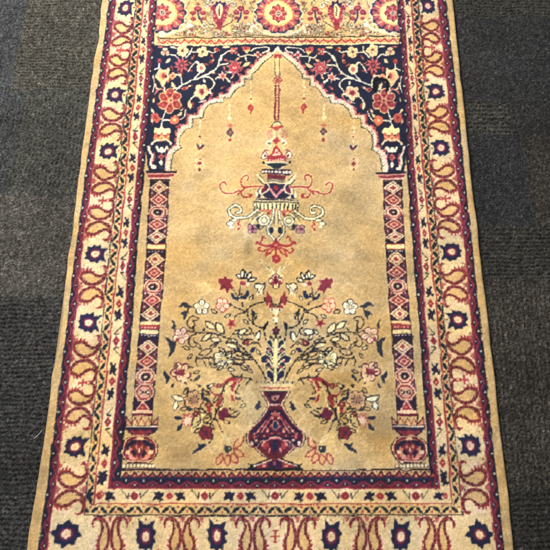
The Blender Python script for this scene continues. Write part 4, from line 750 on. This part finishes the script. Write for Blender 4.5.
# heights
WX, WY = ground(PX, PY, H)
edge = np.minimum(s, 1-s)*.95
prof_e = np.clip(edge/.007, 0, 1); prof_e = np.sqrt(1-(1-prof_e)**2)
und = .0015*vnoise((nr, nc), (110, 90), 71, 2)+.0005*vnoise((nr, nc), (30, 34), 81, 2)
und *= np.clip(edge/.05, .35, 1)[None, :]
def ridge(x0, y0, x1, y1, w, h):
    d = np.hypot(x1-x0, y1-y0); t = np.clip(((PX-x0)*(x1-x0)+(PY-y0)*(y1-y0))/d/d, 0, 1)
    q = np.hypot(PX-x0-t*(x1-x0), PY-y0-t*(y1-y0)); return h*np.exp(-(q/w)**2)*np.sin(np.clip(t, .02, .98)*math.pi)**.5
for rg in ((214,384,250,412,5,.0018),(248,392,243,428,5,.0016),(196,404,214,384,4,.0014),(318,424,334,446,5,.0014),(222,424,226,452,4,.0014),(300,384,352,376,6,.0015),(206,286,226,318,6,.0011),(326,284,338,312,5,.0011),(150,500,240,506,9,.0014),(330,508,356,520,6,.0018),(232,470,236,545,7,.0008)): und += ridge(*rg)
und += np.where((PX < L(1, PY)) | (PX > R(1, PY)), .0006*vnoise((nr, nc), (20, 16), 95, 2), 0)
Z = .0008+(ZR-.0008)*prof_e[None, :]+und*prof_e[None, :]+(rn.randn(KY, KX)[ki][:, kj]*.00018+rn.randn(nr, nc)*.00008)*prof_e[None, :]
# two small creases pressed into the pile
Z = np.maximum(Z, .0008)
co = np.stack([WX, WY, Z], -1).reshape(-1, 3); fc = gridfaces(nr, nc)[:, ::-1]
pxf = PX.ravel()[fc].mean(1); pyf = PY.ravel()[fc].mean(1); ccol = colr.reshape(-1, 3)
bandL = pxf < L(1, pyf)-.3; bandR = pxf > R(1, pyf)+.3
rug = bpy.data.objects.new('prayer_rug', None); sc.collection.objects.link(rug); rug.location = (0, 0, 0)
rug['label'] = 'worn gold prayer rug with arch, hanging lamp and flower vase lying on the grey carpet'; rug['category'] = 'rug'
for nm, k, m, lb in (('woven_pile', ~(bandL | bandR), m_pile, None), ('side_band', bandL, m_band, 'plain gold side band along the left edge'), ('side_band', bandR, m_band, 'plain gold side band along the right edge')):
    c_, f_, k_ = sub(co, fc, ccol, k); o = obj(nm, c_, f_, m, rug, k_)
    if lb: o['label'] = lb
# backing under the pile
g = np.array([[0, .0], [1, 0], [1, 1], [0, 1]]); q = []
for z in (.0004, .0007):
    for i, j in ((0, 3), (0, -4), (-1, -4), (-1, 3)): q.append((WX[i, j], WY[i, j], z))
obj('backing', q, [(0,1,2,3),(7,6,5,4),(0,4,5,1),(1,5,6,2),(2,6,7,3),(3,7,4,0)], m_jute, rug, smooth=False)
# knotted fringe at both ends
for end in (0, -1):
    vs, fs = [], []; sg = 1 if end == 0 else -1
    for x in np.arange(WX[end, 2], WX[end, -3], .0042):
        ln = .055+rn.uniform(-.012, .01); dx = rn.uniform(-.01, .01); r = .0009; k0 = len(vs)
        for t in np.linspace(0, 1, 5):
            cx2 = x+dx*t*t; cy2 = WY[end, 0]+sg*(ln*t-.002); cz = .0012+.004*(1-t)**2
            for a_ in range(5): vs.append((cx2+r*math.cos(a_*1.2566), cy2, cz+r*math.sin(a_*1.2566)))
        for j in range(4):
            for a_ in range(5): fs.append((k0+j*5+a_, k0+j*5+(a_+1) % 5, k0+j*5+5+(a_+1) % 5, k0+j*5+5+a_))
    obj('fringe', vs, fs, m_cot, rug)
# ---------------------------------------------------------------- carpet floor
xe = .95/2+.0; st = .0017
xL = float(WX[:, 0].max()); xR = float(WX[:, -1].min())
xs_ = np.concatenate([np.linspace(-5, -1.1, 12), np.arange(-.93, xL+.02, st), np.linspace(xL+.06, xR-.06, 8), np.arange(xR-.02, .93, st), np.linspace(1.1, 5, 12)])
yb0, yt0 = float(ground(275., 575., H)[1]), float(ground(275., -25., H)[1])
ys_ = np.concatenate([np.linspace(yb0-4, yb0-.25, 10), np.arange(yb0, yt0, st), np.linspace(yt0+.25, yt0+4, 10)])
GX, GY = np.meshgrid(xs_, ys_); shp = GX.shape
# picture position of a floor point, only to place the differently woven carpet patches where they lie
def proj(X, Y):
    d = X[..., None]*U+Y[..., None]*V-CAMZ*N; return CXY+F_*d[..., 0]/d[..., 2], CXY+F_*d[..., 1]/d[..., 2]
def corner(x, y): a_ = ground(float(x), float(y), CAMZ); return float(a_[0]), float(a_[1])
fr = rn.rand(*shp)
base = np.empty(shp+(3,), np.float32)
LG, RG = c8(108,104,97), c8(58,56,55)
base[:] = np.where((GX < 0)[..., None], c8(84,86,88), c8(54,53,53))  # tile tones also carry the left-to-right light gradient
kind = np.zeros(shp, int)                # 0 plain, 1 ribs across, 2 ribs along, 3 strong wavy ribs
def patch(x0, y0, x1, y1, col, k):
    (xa, ya), (xb, yb) = corner(x0, (y0+y1)/2), corner(x1, (y0+y1)/2); yt_, yb_ = corner(275, y0)[1], corner(275, y1)[1]
    soft = .006*rn.randn(*shp)
    m = (GX+soft > xa) & (GX+soft < xb) & (GY+soft < yt_) & (GY+soft > yb_); base[m] = col; kind[m] = k
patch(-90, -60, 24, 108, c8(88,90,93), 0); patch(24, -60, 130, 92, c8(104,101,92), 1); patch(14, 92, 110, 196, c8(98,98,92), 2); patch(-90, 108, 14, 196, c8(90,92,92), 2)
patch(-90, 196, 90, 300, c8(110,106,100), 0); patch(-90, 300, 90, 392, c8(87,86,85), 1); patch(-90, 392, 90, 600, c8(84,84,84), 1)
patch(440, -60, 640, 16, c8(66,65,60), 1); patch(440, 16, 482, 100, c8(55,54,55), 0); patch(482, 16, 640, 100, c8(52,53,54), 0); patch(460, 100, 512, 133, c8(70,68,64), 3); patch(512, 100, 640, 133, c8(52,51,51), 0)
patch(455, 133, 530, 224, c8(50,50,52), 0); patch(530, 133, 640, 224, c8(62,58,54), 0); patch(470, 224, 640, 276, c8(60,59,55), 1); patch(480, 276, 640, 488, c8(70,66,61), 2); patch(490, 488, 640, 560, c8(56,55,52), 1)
ph = vnoise(shp, (30, 30), 7)*.9
wv = np.sin(GX*2*math.pi/.022+GY*40)*.9
r1 = np.sin(GY*2*math.pi/.0098+ph+wv*.5); r2 = np.sin(GX*2*math.pi/.0105+ph+np.sin(GY*2*math.pi/.02)*.7)
r3 = np.sin(GY*2*math.pi/.0125+wv*.9)
loops = vnoise(shp, 1.45, 17)
hgt = loops*.0007+np.where(kind == 1, r1*.0012, 0)+np.where(kind == 2, r2*.0014, 0)+np.where(kind == 3, r3*.0019, 0)
hgt = np.clip(hgt, -.0034, .0028)-.0026
speck = np.exp(.40*np.clip(vnoise(shp, 1.2, 27), -2, 2.4)+.16*vnoise(shp, (4, 3), 37)+.07*vnoise(shp, 60, 47, 3))
yarn = vnoise(shp, 2, 57)*.02
fc_ = lin(base)*speck[..., None]*np.stack([1+yarn, 1+yarn*.2, 1-yarn], -1)
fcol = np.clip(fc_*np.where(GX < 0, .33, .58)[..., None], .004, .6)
fine = np.ones(shp, bool)
co_f = np.stack([GX, GY, hgt], -1).reshape(-1, 3)
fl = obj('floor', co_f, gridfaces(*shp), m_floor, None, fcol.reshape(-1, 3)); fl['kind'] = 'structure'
del cv
# ---------------------------------------------------------------- lint thread lying against the left band
def tube(name, pts, r, mat):
    vs, fs = [], []; p = [np.array(q, float) for q in pts]
    for i, q in enumerate(p):
        d = p[min(i+1, len(p)-1)]-p[max(i-1, 0)]; d /= np.linalg.norm(d); e = np.cross(d, [0, 0, 1.]); e /= np.linalg.norm(e); n_ = np.cross(e, d)
        for a_ in range(6): vs.append(q+r*(e*math.cos(a_*math.pi/3)+n_*math.sin(a_*math.pi/3)))
    for i in range(len(p)-1):
        for a_ in range(6): fs.append((i*6+a_, i*6+(a_+1) % 6, i*6+6+(a_+1) % 6, i*6+6+a_))
    return obj(name, vs, fs, mat)
pts = [corner(x, y) for x, y in ((34.5,438.6),(37,436.6),(39.4,434.6),(41.6,432.6),(43.4,430.2))]
th = tube('lint_thread', [(x, y, .0016+.0016*k) for k, (x, y) in enumerate(pts)], .0005, m_lint)
th['label'] = 'short white lint thread sticking out beside the left edge of the rug'; th['category'] = 'thread'
# ---------------------------------------------------------------- light
def area(name, loc, aim, size, power, col):
    l = bpy.data.lights.new(name, 'AREA'); l.shape = 'RECTANGLE'; l.size, l.size_y = size; l.energy = power; l.color = col
    o = bpy.data.objects.new(name, l); sc.collection.objects.link(o); o.location = loc
    d = np.array(aim, float)-np.array(loc, float); from mathutils import Vector
    o.rotation_euler = Vector(d).to_track_quat('-Z', 'Y').to_euler(); return o
yc = float(ground(275., 100., H)[1])
area('ceiling_light', (-1.1, yc+1.15, 1.75), (-.1, yc+.1, 0), (.7, .7), 98, (1, .965, .90))
area('fill_light', (.5, yc-.9, 2.4), (0, yc-.5, 0), (2.2, 1.6), 20, (1, .95, .88))  # added weak fill lamp, stands for no fixture
w = bpy.data.worlds.new('World'); sc.world = w; w.use_nodes = True
w.node_tree.nodes['Background'].inputs[0].default_value = (.95, .97, 1, 1); w.node_tree.nodes['Background'].inputs[1].default_value = .32
# ---------------------------------------------------------------- camera
cam = bpy.data.cameras.new('camera'); cam.sensor_width = 36; cam.lens = 36*F_/550; cam.clip_start = .01; cam.clip_end = 100
co_ = bpy.data.objects.new('camera', cam); sc.collection.objects.link(co_)
Rm = Matrix(((U[0], -U[1], -U[2], 0), (V[0], -V[1], -V[2], 0), (N[0], -N[1], -N[2], CAMZ), (0, 0, 0, 1)))
co_.matrix_world = Rm; sc.camera = co_
sc.view_settings.view_transform = 'Standard'; sc.view_settings.look = 'None'; sc.view_settings.exposure = 0; sc.view_settings.gamma = 1
sc.render.resolution_x = sc.render.resolution_y = 1024
